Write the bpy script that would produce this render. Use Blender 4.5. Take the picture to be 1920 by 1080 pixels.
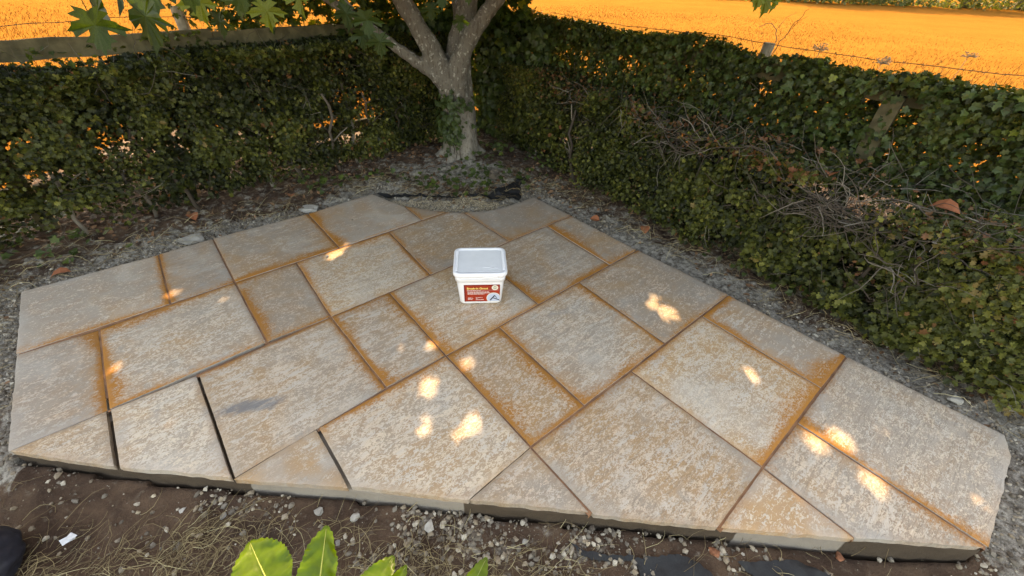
import bpy, bmesh, math, random
import numpy as np
from mathutils import Matrix, Vector, geometry

for o in list(bpy.data.objects):
    bpy.data.objects.remove(o)
S = bpy.context.scene
COL = S.collection
rng = np.random.default_rng(11)
random.seed(5)
PI = math.pi

# ------------------------------------------------------------------ camera
EYE = 1.485
cam = bpy.data.cameras.new('camera')
cam.sensor_width = 36.0
cam.lens = 36.0 * 773.4 / 1920.0
cam.clip_start = 0.05
cam.clip_end = 600
co = bpy.data.objects.new('camera', cam)
COL.objects.link(co)
right = Vector((0.99911637, 0.02598040, 0.03303782))
up = Vector((-0.04202950, 0.61760044, 0.78536820))
fwd = Vector((0.0, 0.78606279, -0.61814666))
co.matrix_world = Matrix(((right.x, up.x, -fwd.x, 0), (right.y, up.y, -fwd.y, 0), (right.z, up.z, -fwd.z, EYE), (0, 0, 0, 1)))
S.camera = co

# ------------------------------------------------------------------ sky, sun, exposure
SUN_AZ, SUN_EL = math.radians(2.0), math.radians(38.0)
SUN = np.array([math.sin(SUN_AZ) * math.cos(SUN_EL), math.cos(SUN_AZ) * math.cos(SUN_EL), math.sin(SUN_EL)])
W = bpy.data.worlds.new('World')
S.world = W
W.use_nodes = True
wn = W.node_tree.nodes
wn.clear()
sky = wn.new('ShaderNodeTexSky')
sky.sky_type = 'NISHITA'
sky.sun_disc = False
sky.sun_elevation = SUN_EL
sky.sun_rotation = SUN_AZ
sky.air_density = 1.0
sky.dust_density = 3.0
sky.ozone_density = 0.6
bg = wn.new('ShaderNodeBackground')
bg.inputs['Strength'].default_value = 0.15
wo = wn.new('ShaderNodeOutputWorld')
W.node_tree.links.new(sky.outputs[0], bg.inputs[0])
W.node_tree.links.new(bg.outputs[0], wo.inputs[0])
sl = bpy.data.lights.new('sun', 'SUN')
sl.energy = 2.0
sl.angle = math.radians(0.53)
sl.color = (1.0, 0.87, 0.70)
so = bpy.data.objects.new('sun', sl)
COL.objects.link(so)
so.rotation_euler = Vector(SUN).to_track_quat('Z', 'Y').to_euler()
so.location = (0, 20, 20)
S.view_settings.view_transform = 'Standard'
S.view_settings.look = 'None'
S.view_settings.gamma = 1.0
S.view_settings.use_curve_mapping = False
S.view_settings.exposure = 2.85
S.view_settings.use_white_balance = True      # the photograph is balanced for open shade
S.view_settings.white_balance_temperature = 10500
S.view_settings.white_balance_tint = 12
S.cycles.max_bounces = 6
S.cycles.diffuse_bounces = 4
S.cycles.transmission_bounces = 4
S.cycles.transparent_max_bounces = 4
S.cycles.sample_clamp_indirect = 4.0

# ------------------------------------------------------------------ helpers
def hash2(ix, iy, seed):
    h = (ix.astype(np.int64) * 374761393 + iy.astype(np.int64) * 668265263 + seed * 1442695041) & 0xFFFFFFFF
    h = ((h ^ (h >> 13)) * 1274126177) & 0xFFFFFFFF
    return ((h ^ (h >> 16)) & 0xFFFF) / 65535.0

def vnoise(x, y, seed=0):
    x = np.asarray(x, float); y = np.asarray(y, float)
    ix = np.floor(x); iy = np.floor(y)
    fx = x - ix; fy = y - iy
    fx = fx * fx * (3 - 2 * fx); fy = fy * fy * (3 - 2 * fy)
    a = hash2(ix, iy, seed); b = hash2(ix + 1, iy, seed); c = hash2(ix, iy + 1, seed); d = hash2(ix + 1, iy + 1, seed)
    return (a * (1 - fx) + b * fx) * (1 - fy) + (c * (1 - fx) + d * fx) * fy

def fbm(x, y, seed=0, octv=4):
    r = 0.0; amp = 0.5; f = 1.0; t = 0.0
    for i in range(octv):
        r = r + amp * vnoise(np.asarray(x) * f, np.asarray(y) * f, seed + i * 17); t += amp
        amp *= 0.5; f *= 2.03
    return r / t

def link(o, parent=None):
    COL.objects.link(o)
    if parent is not None:
        o.parent = parent
    return o

def meta(o, label=None, cat=None, group=None, kind=None):
    if label: o['label'] = label
    if cat: o['category'] = cat
    if group: o['group'] = group
    if kind: o['kind'] = kind
    return o

def mesh_data(name, V, F, mat=None, smooth=False, attrs=None):
    """V (n,3); F array (m,3) or (m,4), or a list of such arrays."""
    if not isinstance(F, list): F = [F]
    F = [np.asarray(f, np.int32) for f in F if len(f)]
    me = bpy.data.meshes.new(name)
    V = np.asarray(V, np.float32)
    me.vertices.add(len(V)); me.vertices.foreach_set('co', V.ravel())
    nl = sum(f.size for f in F); npoly = sum(len(f) for f in F)
    me.loops.add(nl); me.loops.foreach_set('vertex_index', np.concatenate([f.ravel() for f in F]))
    me.polygons.add(npoly)
    tot = np.concatenate([np.full(len(f), f.shape[1], np.int32) for f in F])
    st = np.concatenate([[0], np.cumsum(tot)[:-1]]).astype(np.int32)
    me.polygons.foreach_set('loop_start', st)
    me.polygons.foreach_set('loop_total', tot)
    me.polygons.foreach_set('use_smooth', np.full(npoly, bool(smooth)))
    for k, a in (attrs or {}).items():
        at = me.attributes.new(k, 'FLOAT', 'POINT')
        at.data.foreach_set('value', np.asarray(a, np.float32))
    me.update(calc_edges=True)
    me.validate()
    if mat: me.materials.append(mat)
    return me

def obj(name, me, parent=None, loc=(0, 0, 0), rotz=0.0):
    o = bpy.data.objects.new(name, me)
    o.location = loc; o.rotation_euler = (0, 0, rotz)
    return link(o, parent)

def empty(name, loc=(0, 0, 0), rotz=0.0):
    o = bpy.data.objects.new(name, None)
    o.empty_display_size = 0.1
    o.location = loc; o.rotation_euler = (0, 0, rotz)
    return link(o)

class MB:
    """collects vertices and faces of one mesh"""
    def __init__(self): self.V = []; self.T = []; self.Q = []; self.n = 0; self.A = []
    def add(self, V, T=None, Q=None, a=None):
        V = np.asarray(V, float)
        if T is not None and len(T): self.T.append(np.asarray(T) + self.n)
        if Q is not None and len(Q): self.Q.append(np.asarray(Q) + self.n)
        self.A.append(np.full(len(V), rng.random() if a is None else 0.0) if a is None or np.isscalar(a) and False else np.broadcast_to(a, (len(V),)))
        self.V.append(V); self.n += len(V)
    def mesh(self, name, mat, smooth=False):
        F = []
        if self.T: F.append(np.concatenate(self.T))
        if self.Q: F.append(np.concatenate(self.Q))
        return mesh_data(name, np.concatenate(self.V), F, mat, smooth, {'rnd': np.concatenate(self.A)})

def tube(pts, rad, sides=6, cap=True):
    P = np.asarray(pts, float); n = len(P)
    R = np.broadcast_to(np.asarray(rad, float), (n,))
    T = np.gradient(P, axis=0); T /= np.linalg.norm(T, axis=1)[:, None] + 1e-9
    ref = np.array([0, 0, 1.0]) if abs(T[:, 2]).mean() < 0.8 else np.array([1.0, 0, 0])
    A = np.cross(T, ref); A /= np.linalg.norm(A, axis=1)[:, None] + 1e-9
    B = np.cross(T, A)
    ang = np.arange(sides) * 2 * PI / sides
    V = P[:, None, :] + R[:, None, None] * (np.cos(ang)[None, :, None] * A[:, None, :] + np.sin(ang)[None, :, None] * B[:, None, :])
    V = V.reshape(-1, 3)
    i = np.arange(n - 1)[:, None] * sides; j = np.arange(sides)[None, :]; j2 = (j + 1) % sides
    Q = np.stack([i + j, i + j2, i + sides + j2, i + sides + j], -1).reshape(-1, 4)
    Tt = []
    if cap:
        V = np.concatenate([V, P[:1], P[-1:]])
        a, b = n * sides, n * sides + 1
        jj = np.arange(sides); jn = (jj + 1) % sides
        Tt = np.concatenate([np.stack([jn, jj, np.full(sides, a)], 1), np.stack([(n - 1) * sides + jj, (n - 1) * sides + jn, np.full(sides, b)], 1)])
    return V, Tt, Q

def box(c, s, rotz=0.0, tilt=None, jit=0.0):
    x, y, z = np.array(s) / 2
    V = np.array([[-x, -y, -z], [x, -y, -z], [x, y, -z], [-x, y, -z], [-x, -y, z], [x, -y, z], [x, y, z], [-x, y, z]])
    if jit: V = V + rng.normal(0, jit, V.shape)
    if tilt is not None: V = V @ np.array(tilt).T
    cz, sz = math.cos(rotz), math.sin(rotz)
    V = V @ np.array([[cz, sz, 0], [-sz, cz, 0], [0, 0, 1]]) + np.array(c)
    Q = np.array([[0, 3, 2, 1], [4, 5, 6, 7], [0, 1, 5, 4], [1, 2, 6, 5], [2, 3, 7, 6], [3, 0, 4, 7]])
    return V, None, Q

def frames(normals, spin=None):
    """(N,3) unit normals -> (N,3,3) rotation matrices with columns x, y, normal, spun at random"""
    n = normals / (np.linalg.norm(normals, axis=1)[:, None] + 1e-9)
    ref = np.where(np.abs(n[:, 2:3]) < 0.9, np.array([[0, 0, 1.0]]), np.array([[1.0, 0, 0]]))
    x = np.cross(ref, n); x /= np.linalg.norm(x, axis=1)[:, None] + 1e-9
    y = np.cross(n, x)
    a = rng.random(len(n)) * 2 * PI if spin is None else spin
    c, s = np.cos(a)[:, None], np.sin(a)[:, None]
    return np.stack([x * c + y * s, -x * s + y * c, n], 2)

def scatter(tv, tf, P, Rm, sc, aux=None):
    """merge copies of a small template; returns V, F, per-vertex random"""
    N = len(P); m = len(tv)
    sc = np.asarray(sc, float)
    tvs = tv[None] * (sc[:, None, None] if sc.ndim == 1 else sc[:, None, :])
    V = np.einsum('nij,nkj->nki', Rm, tvs) + P[:, None, :]
    F = (tf[None] + (np.arange(N) * m)[:, None, None]).reshape(-1, tf.shape[1])
    r = rng.random(N) if aux is None else aux
    return V.reshape(-1, 3), F, np.repeat(r, m)

def half_leaf(outline, fold=0.18, curl=0.12):
    """outline: right-hand side points from base to tip (x>=0); folded along the midrib"""
    o = np.array(outline, float)
    n = len(o)
    def z(x, y): return fold * abs(x) - curl * (y - 0.4) ** 2
    mid = [(0, y, z(0, y)) for x, y in o]
    R = [(x, y, z(x, y)) for x, y in o]
    L = [(-x, y, z(x, y)) for x, y in o]
    V = np.array(mid + R + L)
    T = []
    for i in range(n - 1):
        T += [(i, n + i, n + i + 1), (i, n + i + 1, i + 1), (i, 2 * n + i + 1, 2 * n + i), (i, i + 1, 2 * n + i + 1)]
    # drop degenerate triangles at base and tip (x == 0)
    T = [t for t in T if np.linalg.norm(np.cross(V[t[1]] - V[t[0]], V[t[2]] - V[t[0]])) > 1e-7]
    return V, np.array(T)

def star_leaf(outline, fold=0.12, curl=0.2, cy=0.33):
    o = np.array(outline, float); n = len(o)
    xy = np.concatenate([[[0, cy]], o, (o * np.array([-1, 1]))[1:-1][::-1]])
    V = np.column_stack([xy, fold * np.abs(xy[:, 0]) - curl * (xy[:, 1] - 0.4) ** 2])
    m = len(xy) - 1
    i = np.arange(m)
    T = np.stack([np.zeros(m, int), 1 + i, 1 + (i + 1) % m], 1)
    return V, T

HAW = half_leaf([(0, 0), (0.06, 0.18), (0.34, 0.32), (0.33, 0.42), (0.17, 0.47), (0.40, 0.68), (0.33, 0.77), (0.17, 0.78), (0.15, 0.96), (0, 1.02)])
OVAL = half_leaf([(0, 0), (0.26, 0.3), (0.28, 0.6), (0, 1.0)], 0.25, 0.2)
IVY = star_leaf([(0, 0), (0.22, -0.10), (0.52, 0.02), (0.40, 0.24), (0.56, 0.50), (0.28, 0.56), (0.17, 0.76), (0, 1.0)], 0.16, 0.2)
MAPLE_O = [(0, 0), (0.10, -0.07), (0.36, -0.15), (0.31, -0.03), (0.52, 0.04), (0.38, 0.13), (0.29, 0.18), (0.56, 0.24), (0.62, 0.33), (0.86, 0.46), (0.67, 0.48), (0.65, 0.63), (0.46, 0.52), (0.24, 0.42), (0.27, 0.62), (0.42, 0.74), (0.23, 0.77), (0.20, 0.93), (0.08, 0.93), (0, 1.16)]
MAPLE = star_leaf(MAPLE_O, 0.10, 0.2)
MAPLE_S = star_leaf([(0, 0), (0.42, -0.08), (0.36, 0.1), (0.76, 0.5), (0.34, 0.5), (0.2, 0.85), (0, 1.05)], 0.10, 0.2)

# ------------------------------------------------------------------ materials
def new_mat(name):
    m = bpy.data.materials.new(name); m.use_nodes = True
    nt = m.node_tree; nt.nodes.clear()
    return m, nt

class NG:
    def __init__(self, nt): self.nt = nt
    def n(self, t, **kw):
        nd = self.nt.nodes.new(t)
        for k, v in kw.items(): setattr(nd, k, v)
        return nd
    def link(self, a, b): self.nt.links.new(a, b)
    def inp(self, sock, v):
        if hasattr(v, 'is_output'): self.link(v, sock)
        elif v is not None: sock.default_value = v
    def math(self, op, a, b=None, clamp=False):
        nd = self.n('ShaderNodeMath', operation=op, use_clamp=clamp)
        self.inp(nd.inputs[0], a)
        if b is not None: self.inp(nd.inputs[1], b)
        return nd.outputs[0]
    def mix(self, f, a, b, blend='MIX'):
        nd = self.n('ShaderNodeMix', data_type='RGBA', blend_type=blend)
        self.inp(nd.inputs[0], f)
        self.inp(nd.inputs[6], a if hasattr(a, 'is_output') else (*a, 1))
        self.inp(nd.inputs[7], b if hasattr(b, 'is_output') else (*b, 1))
        return nd.outputs[2]
    def noise(self, vec, scale, detail=3, rough=0.55, dist=0.0):
        nd = self.n('ShaderNodeTexNoise')
        if vec is not None: self.link(vec, nd.inputs['Vector'])
        nd.inputs['Scale'].default_value = scale; nd.inputs['Detail'].default_value = detail
        nd.inputs['Roughness'].default_value = rough; nd.inputs['Distortion'].default_value = dist
        return nd.outputs[0]
    def ramp(self, f, lo, hi, a=0.0, b=1.0):
        nd = self.n('ShaderNodeMapRange', interpolation_type='SMOOTHSTEP')
        self.inp(nd.inputs[0], f)
        for i, v in ((1, lo), (2, hi), (3, a), (4, b)): self.inp(nd.inputs[i], v)
        return nd.outputs[0]
    def attr(self, name, out='Fac'):
        nd = self.n('ShaderNodeAttribute', attribute_name=name); return nd.outputs[out]
    def coords(self, which='Object'):
        return self.n('ShaderNodeTexCoord').outputs[which]
    def scalev(self, vec, s):
        nd = self.n('ShaderNodeVectorMath', operation='MULTIPLY'); self.link(vec, nd.inputs[0]); nd.inputs[1].default_value = s
        return nd.outputs[0]
    def bump(self, h, dist=0.002, strength=1.0, normal=None):
        nd = self.n('ShaderNodeBump'); nd.inputs['Distance'].default_value = dist; nd.inputs['Strength'].default_value = strength
        self.link(h, nd.inputs['Height'])
        if normal is not None: self.link(normal, nd.inputs['Normal'])
        return nd.outputs[0]
    def bsdf(self, col, rough=0.7, normal=None, spec=0.4, **kw):
        nd = self.n('ShaderNodeBsdfPrincipled')
        self.inp(nd.inputs['Base Color'], col if hasattr(col, 'is_output') else (*col, 1))
        self.inp(nd.inputs['Roughness'], rough)
        nd.inputs['Specular IOR Level'].default_value = spec
        if normal is not None: self.link(normal, nd.inputs['Normal'])
        for k, v in kw.items(): self.inp(nd.inputs[k], v)
        return nd.outputs[0]
    def out(self, s):
        o = self.n('ShaderNodeOutputMaterial'); self.link(s, o.inputs[0])

def leaf_mat(name, cols, trans=0.35, rough=0.45, tcol=None, spec=0.4):
    """cols: list of (threshold, rgb) over the per-leaf random value"""
    m, nt = new_mat(name); g = NG(nt)
    r = g.attr('rnd')
    cr = g.n('ShaderNodeValToRGB'); cr.color_ramp.interpolation = 'LINEAR'
    el = cr.color_ramp.elements
    el[0].position = cols[0][0]; el[0].color = (*cols[0][1], 1)
    el[1].position = cols[-1][0]; el[1].color = (*cols[-1][1], 1)
    for p, c in cols[1:-1]:
        e = el.new(p); e.color = (*c, 1)
    g.link(r, cr.inputs[0])
    nz = g.noise(g.coords('Object'), 35, 2)
    col = g.mix(0.5, cr.outputs[0], g.mix(g.ramp(nz, 0.3, 0.7), (0.30, 0.30, 0.30), (0.75, 0.75, 0.75)), 'OVERLAY')
    b = g.bsdf(col, rough, None, spec)
    t = g.n('ShaderNodeBsdfTranslucent')
    tc = g.mix(1.0, col, tcol or (1.6, 1.5, 0.5), 'MULTIPLY')
    g.link(tc, t.inputs[0])
    mx = g.n('ShaderNodeMixShader'); mx.inputs[0].default_value = trans
    g.link(b, mx.inputs[1]); g.link(t.outputs[0], mx.inputs[2])
    g.out(mx.outputs[0])
    return m

def plain_mat(name, col, rough=0.6, spec=0.4, var=0.25, scale=30, bump=0.0, col2=None):
    m, nt = new_mat(name); g = NG(nt)
    c = g.coords('Object')
    nz = g.noise(c, scale, 4)
    a = col2 or tuple(x * (1 - var) for x in col)
    cc = g.mix(g.ramp(nz, 0.3, 0.7), a, col)
    g.out(g.bsdf(cc, rough, g.bump(nz, bump) if bump else None, spec))
    return m

def rnd_mat(name, cols, rough=0.8, bump=0.0, scale=60, spec=0.25):
    m, nt = new_mat(name); g = NG(nt)
    cr = g.n('ShaderNodeValToRGB')
    el = cr.color_ramp.elements
    el[0].position = cols[0][0]; el[0].color = (*cols[0][1], 1)
    el[1].position = cols[-1][0]; el[1].color = (*cols[-1][1], 1)
    for p, c in cols[1:-1]:
        e = el.new(p); e.color = (*c, 1)
    g.link(g.attr('rnd'), cr.inputs[0])
    nz = g.noise(g.coords('Object'), scale, 4)
    col = g.mix(0.6, cr.outputs[0], g.mix(nz, (0.25, 0.25, 0.25), (0.75, 0.75, 0.75)), 'OVERLAY')
    g.out(g.bsdf(col, rough, g.bump(nz, bump) if bump else None, spec))
    return m

# sandstone slab: object colour carries (warmth, speckle, patch strength)
def slab_material():
    m, nt = new_mat('riven_sandstone'); g = NG(nt)
    oi = g.n('ShaderNodeObjectInfo')
    sep = g.n('ShaderNodeSeparateColor'); g.link(oi.outputs['Color'], sep.inputs[0])
    warm, speck, patch = sep.outputs[0], sep.outputs[1], sep.outputs[2]
    c0 = g.coords('Object')
    off = g.n('ShaderNodeVectorMath', operation='ADD'); g.link(c0, off.inputs[0])
    ov = g.n('ShaderNodeCombineXYZ')
    for i in range(2): g.link(g.math('MULTIPLY', oi.outputs['Random'], 37.0 + 11 * i), ov.inputs[i])
    g.link(ov.outputs[0], off.inputs[1])
    c = off.outputs[0]
    big = g.noise(c, 2.6, 4, 0.6, 0.6)
    mid = g.noise(c, 9.0, 4, 0.6, 0.4)
    streak = g.noise(g.scalev(c, (2.2, 16.0, 1.0)), 2.4, 5, 0.65, 0.5)
    fine = g.noise(c, 260, 3, 0.7)
    wf = g.math('ADD', warm, g.math('MULTIPLY', g.math('SUBTRACT', big, 0.5), 2.3))
    wf = g.math('ADD', wf, g.math('MULTIPLY', g.math('SUBTRACT', streak, 0.5), 0.8), True)
    base = g.mix(g.ramp(wf, 0.1, 0.9), (0.362, 0.298, 0.240), (0.435, 0.265, 0.140))
    base = g.mix(g.ramp(mid, 0.42, 0.75, 0, 0.6), base, (0.365, 0.232, 0.155))
    base = g.mix(g.ramp(streak, 0.52, 0.8, 0, 0.55), base, (0.25, 0.215, 0.185))
    blu = g.ramp(g.noise(c, 4.3, 3, 0.6, 1.0), 0.60, 0.75, 0, 0.6)
    base = g.mix(blu, base, (0.34, 0.325, 0.305))
    # orange-peel speckle of cream skin; grain and cover differ from slab to slab
    rnd = oi.outputs['Random']
    st = g.scalev(c, (0.72, 1.15, 1.0))
    sa = g.noise(st, 165, 3, 0.62, 1.2)
    sb = g.noise(st, 95, 3, 0.62, 1.2)
    s2 = g.noise(st, 44, 3, 0.55, 0.8)
    gm = g.math('ADD', g.math('MULTIPLY', g.math('FRACT', g.math('MULTIPLY', rnd, 7.13)), 0.55), g.math('MULTIPLY', big, 0.5), True)
    mxs = g.n('ShaderNodeMix', data_type='FLOAT'); g.inp(mxs.inputs[0], gm); g.link(sa, mxs.inputs[2]); g.link(sb, mxs.inputs[3])
    s1 = mxs.outputs[0]
    cover = g.math('ADD', g.math('MULTIPLY', g.math('SUBTRACT', mid, 0.5), 0.20), g.math('MULTIPLY', speck, 0.085))
    cover = g.math('ADD', cover, g.math('MULTIPLY', g.math('SUBTRACT', streak, 0.5), g.math('MULTIPLY', g.math('FRACT', g.math('MULTIPLY', rnd, 3.7)), 0.42)))
    sv = g.math('ADD', g.math('ADD', g.math('MULTIPLY', s1, 0.74), g.math('MULTIPLY', s2, 0.26)), cover)
    sm = g.ramp(sv, 0.566, 0.606)
    cream = g.mix(big, (0.645, 0.515, 0.395), (0.650, 0.490, 0.340))
    cream = g.mix(g.ramp(streak, 0.35, 0.65), cream, (0.56, 0.485, 0.405))
    # pale mineral bloom, flow lines of the riven face, and a tone of its own for every slab
    bloom = g.ramp(g.noise(c, 3.4, 3, 0.55, 0.8), 0.52, 0.72, 0, 0.5)
    base = g.mix(bloom, base, (0.50, 0.445, 0.385))
    fl1 = g.noise(g.scalev(c, (1.1, 9.0, 1.0)), 3.2, 4, 0.6, 1.6)
    line = g.ramp(g.math('ABSOLUTE', g.math('SUBTRACT', fl1, 0.5)), 0.0, 0.035, 1, 0)
    line = g.math('MULTIPLY', line, g.ramp(g.math('FRACT', g.math('MULTIPLY', rnd, 5.31)), 0.3, 0.8, 0.10, 0.55))
    base = g.mix(line, base, (0.235, 0.185, 0.145))
    edge = g.attr('edge')
    smm = g.math('MULTIPLY', sm, g.ramp(edge, 0.004, 0.03, 0.35, 0.88))
    base = g.mix(smm, base, cream)
    # blue grey lens
    pm = g.math('MULTIPLY', g.attr('patch'), patch)
    pm = g.ramp(g.math('ADD', pm, g.math('MULTIPLY', g.math('SUBTRACT', g.noise(g.scalev(c, (3.0, 12.0, 1.0)), 3.0, 5, 0.7, 0.8), 0.5), 1.9)), 0.30, 0.95, 0, 0.85)
    base = g.mix(pm, base, (0.175, 0.172, 0.175))
    # clean grey margins where the face was dressed
    mg = g.math('MULTIPLY', g.ramp(edge, 0.012, 0.075, 1, 0), g.ramp(g.noise(c, 3.1, 2), 0.46, 0.62))
    base = g.mix(g.math('MULTIPLY', mg, 0.55), base, (0.39, 0.355, 0.315))
    # a broad weak wash, then rust drawn out of the jointing compound
    wash = g.math('MULTIPLY', g.attr('wash'), g.ramp(g.noise(c, 14, 4, 0.65, 0.8), 0.30, 0.68))
    base = g.mix(g.math('MULTIPLY', wash, g.ramp(smm, 0.3, 0.9, 0.75, 0.35)), base, (0.45, 0.200, 0.045))
    stain = g.attr('stain')
    sf = g.math('ADD', stain, g.math('MULTIPLY', g.math('SUBTRACT', g.noise(c, 95, 4, 0.7), 0.5), 1.5))
    sf = g.math('ADD', sf, g.math('MULTIPLY', g.math('SUBTRACT', mid, 0.5), 0.5))
    sf = g.math('MULTIPLY', g.ramp(sf, 0.22, 0.85, 0, 0.93), g.ramp(stain, 0.02, 0.2))
    rust = g.mix(s2, (0.47, 0.175, 0.018), (0.33, 0.120, 0.024))
    sf = g.math('MULTIPLY', sf, g.ramp(smm, 0.25, 0.85, 1.0, 0.38))
    base = g.mix(sf, base, rust)
    tone = g.ramp(g.math('FRACT', g.math('MULTIPLY', rnd, 11.7)), 0.0, 1.0, 0.45, 0.555)
    tn = g.n('ShaderNodeCombineColor'); [g.link(tone, tn.inputs[q]) for q in range(3)]
    base = g.mix(1.0, base, tn.outputs[0], 'OVERLAY')
    base = g.mix(0.35, base, g.mix(fine, (0.2, 0.2, 0.2), (0.8, 0.8, 0.8)), 'OVERLAY')
    hgt = g.math('ADD', g.math('ADD', g.math('SUBTRACT', g.math('MULTIPLY', sm, 0.5), g.math('MULTIPLY', line, 1.2)), g.math('MULTIPLY', fine, 0.6)), g.math('MULTIPLY', streak, 1.6))
    nrm = g.bump(hgt, 0.0016, 0.8)
    rough = g.ramp(s1, 0.3, 0.7, 0.62, 0.82)
    g.out(g.bsdf(base, rough, nrm, 0.35))
    return m

M_SLAB = slab_material()

def mortar_material():
    m, nt = new_mat('mortar'); g = NG(nt)
    c = g.coords('Object')
    n1 = g.noise(c, 7, 5, 0.6, 0.5); n2 = g.noise(c, 130, 4, 0.7)
    wet = g.ramp(g.math('ADD', g.attr('wet'), g.math('MULTIPLY', g.math('SUBTRACT', n1, 0.5), 0.5)), 0.4, 0.6)
    dry = g.mix(n1, (0.22, 0.182, 0.148), (0.35, 0.298, 0.245))
    dk = g.mix(n1, (0.040, 0.026, 0.017), (0.105, 0.074, 0.050))
    col = g.mix(wet, dry, dk)
    g.out(g.bsdf(col, 0.85, g.bump(g.math('ADD', n2, g.math('MULTIPLY', n1, 2)), 0.004, 0.8), 0.25))
    return m
M_MORTAR = mortar_material()

def grout_material():
    m, nt = new_mat('brush_in_grout'); g = NG(nt)
    c = g.coords('Object')
    n1 = g.noise(c, 12, 4); n2 = g.noise(c, 400, 3, 0.7)
    col = g.mix(g.ramp(n1, 0.3, 0.7), (0.20, 0.105, 0.068), (0.33, 0.165, 0.090))
    col = g.mix(0.5, col, g.mix(n2, (0.2, 0.2, 0.2), (0.8, 0.8, 0.8)), 'OVERLAY')
    g.out(g.bsdf(col, 0.9, g.bump(n2, 0.002), 0.15))
    return m
M_GROUT = grout_material()

def soil_material():
    m, nt = new_mat('soil_and_cement_dust'); g = NG(nt)
    c = g.coords('Object')
    n1 = g.noise(c, 5, 5, 0.62, 0.6); n2 = g.noise(c, 38, 5, 0.68); n3 = g.noise(c, 190, 3, 0.7)
    soil = g.mix(g.ramp(n1, 0.35, 0.65), (0.054, 0.032, 0.022), (0.112, 0.068, 0.044))
    soil = g.mix(g.ramp(n2, 0.55, 0.7, 0, 0.6), soil, (0.15, 0.115, 0.085))
    dust = g.mix(g.ramp(n2, 0.3, 0.7), (0.105, 0.088, 0.070), (0.40, 0.36, 0.305))
    f = g.ramp(g.math('ADD', g.attr('pale'), g.math('MULTIPLY', g.math('SUBTRACT', g.noise(c, 13, 5, 0.7), 0.5), 2.3)), 0.3, 0.72)
    col = g.mix(f, soil, dust)
    col = g.mix(0.6, col, g.mix(n3, (0.15, 0.15, 0.15), (0.8, 0.8, 0.8)), 'OVERLAY')
    h = g.math('ADD', g.math('MULTIPLY', n2, 2.2), n3)
    g.out(g.bsdf(col, 0.95, g.bump(h, 0.006, 0.9), 0.15))
    return m
M_SOIL = soil_material()

def field_material():
    m, nt = new_mat('dry_field'); g = NG(nt)
    c = g.coords('Object')
    n1 = g.noise(c, 0.35, 5, 0.6, 0.4); n2 = g.noise(g.scalev(c, (5, 2.5, 1)), 1.6, 6, 0.75)
    col = g.mix(g.ramp(n1, 0.3, 0.7), (0.175, 0.075, 0.0165), (0.205, 0.090, 0.0200))
    col = g.mix(g.ramp(n2, 0.4, 0.75, 0, 0.55), col, (0.140, 0.058, 0.0120))
    g.out(g.bsdf(col, 1.0, g.bump(n2, 0.08, 0.6), 0.0))
    return m
M_FIELD = field_material()
M_STRAW_FIELD = rnd_mat('field_grass', [(0, (0.230, 0.096, 0.021)), (0.5, (0.265, 0.115, 0.027)), (0.92, (0.295, 0.134, 0.034)), (1, (0.34, 0.18, 0.065))], 1.0, 0.0, 60, 0.0)

def bark_material():
    m, nt = new_mat('sycamore_bark'); g = NG(nt)
    c = g.coords('Object')
    n1 = g.noise(c, 9, 5, 0.6, 0.8); n2 = g.noise(g.scalev(c, (1, 1, 0.35)), 60, 4, 0.65); n3 = g.noise(c, 34, 3, 0.5, 0.5)
    geo = g.n('ShaderNodeSeparateXYZ'); g.link(c, geo.inputs[0])
    low = g.ramp(g.math('ADD', geo.outputs[2], g.math('MULTIPLY', g.math('SUBTRACT', n1, 0.5), 0.35)), 0.28, 0.62)
    up_ = g.mix(n1, (0.080, 0.070, 0.057), (0.185, 0.166, 0.138))
    dn = g.mix(n1, (0.15, 0.132, 0.108), (0.28, 0.252, 0.212))
    col = g.mix(low, dn, up_)
    lich = g.math('MULTIPLY', g.ramp(n3, 0.57, 0.67, 0, 0.55), low)
    col = g.mix(lich, col, (0.42, 0.41, 0.36))
    col = g.mix(g.ramp(n2, 0.35, 0.5, 0.6, 0), col, (0.06, 0.045, 0.034))
    g.out(g.bsdf(col, 0.9, g.bump(g.math('ADD', n2, g.math('MULTIPLY', n1, 1.5)), 0.01, 0.9), 0.2))
    return m
M_BARK = bark_material()
M_TWIG = rnd_mat('twig_bark', [(0, (0.045, 0.034, 0.026)), (0.6, (0.085, 0.068, 0.054)), (1, (0.19, 0.165, 0.135))], 0.9, 0.002, 90)
M_WOOD = plain_mat('weathered_fence_timber', (0.15, 0.125, 0.070), 0.9, 0.2, 0.5, 14, 0.004, (0.075, 0.064, 0.036))
M_POSTWOOD = plain_mat('round_post_timber', (0.40, 0.34, 0.26), 0.9, 0.2, 0.4, 20, 0.003)
M_WIRE = plain_mat('rusty_wire', (0.17, 0.11, 0.075), 0.6, 0.4, 0.4, 60)
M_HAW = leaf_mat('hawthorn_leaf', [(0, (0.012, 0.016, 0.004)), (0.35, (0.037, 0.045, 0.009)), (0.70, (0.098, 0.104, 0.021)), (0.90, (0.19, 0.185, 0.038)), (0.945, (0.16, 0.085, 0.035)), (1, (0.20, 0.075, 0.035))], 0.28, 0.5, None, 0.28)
M_IVY = leaf_mat('ivy_leaf', [(0, (0.028, 0.044, 0.012)), (0.5, (0.050, 0.074, 0.018)), (0.85, (0.090, 0.118, 0.021)), (1, (0.15, 0.165, 0.022))], 0.22, 0.42, None, 0.3)
M_MAPLE = leaf_mat('maple_leaf', [(0, (0.019, 0.037, 0.007)), (0.6, (0.040, 0.068, 0.011)), (1, (0.14, 0.165, 0.022))], 0.42, 0.5, None, 0.25)
M_CROWN = leaf_mat('crown_leaf', [(0, (0.045, 0.075, 0.018)), (1, (0.09, 0.13, 0.025))], 0.2, 0.5)
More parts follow.
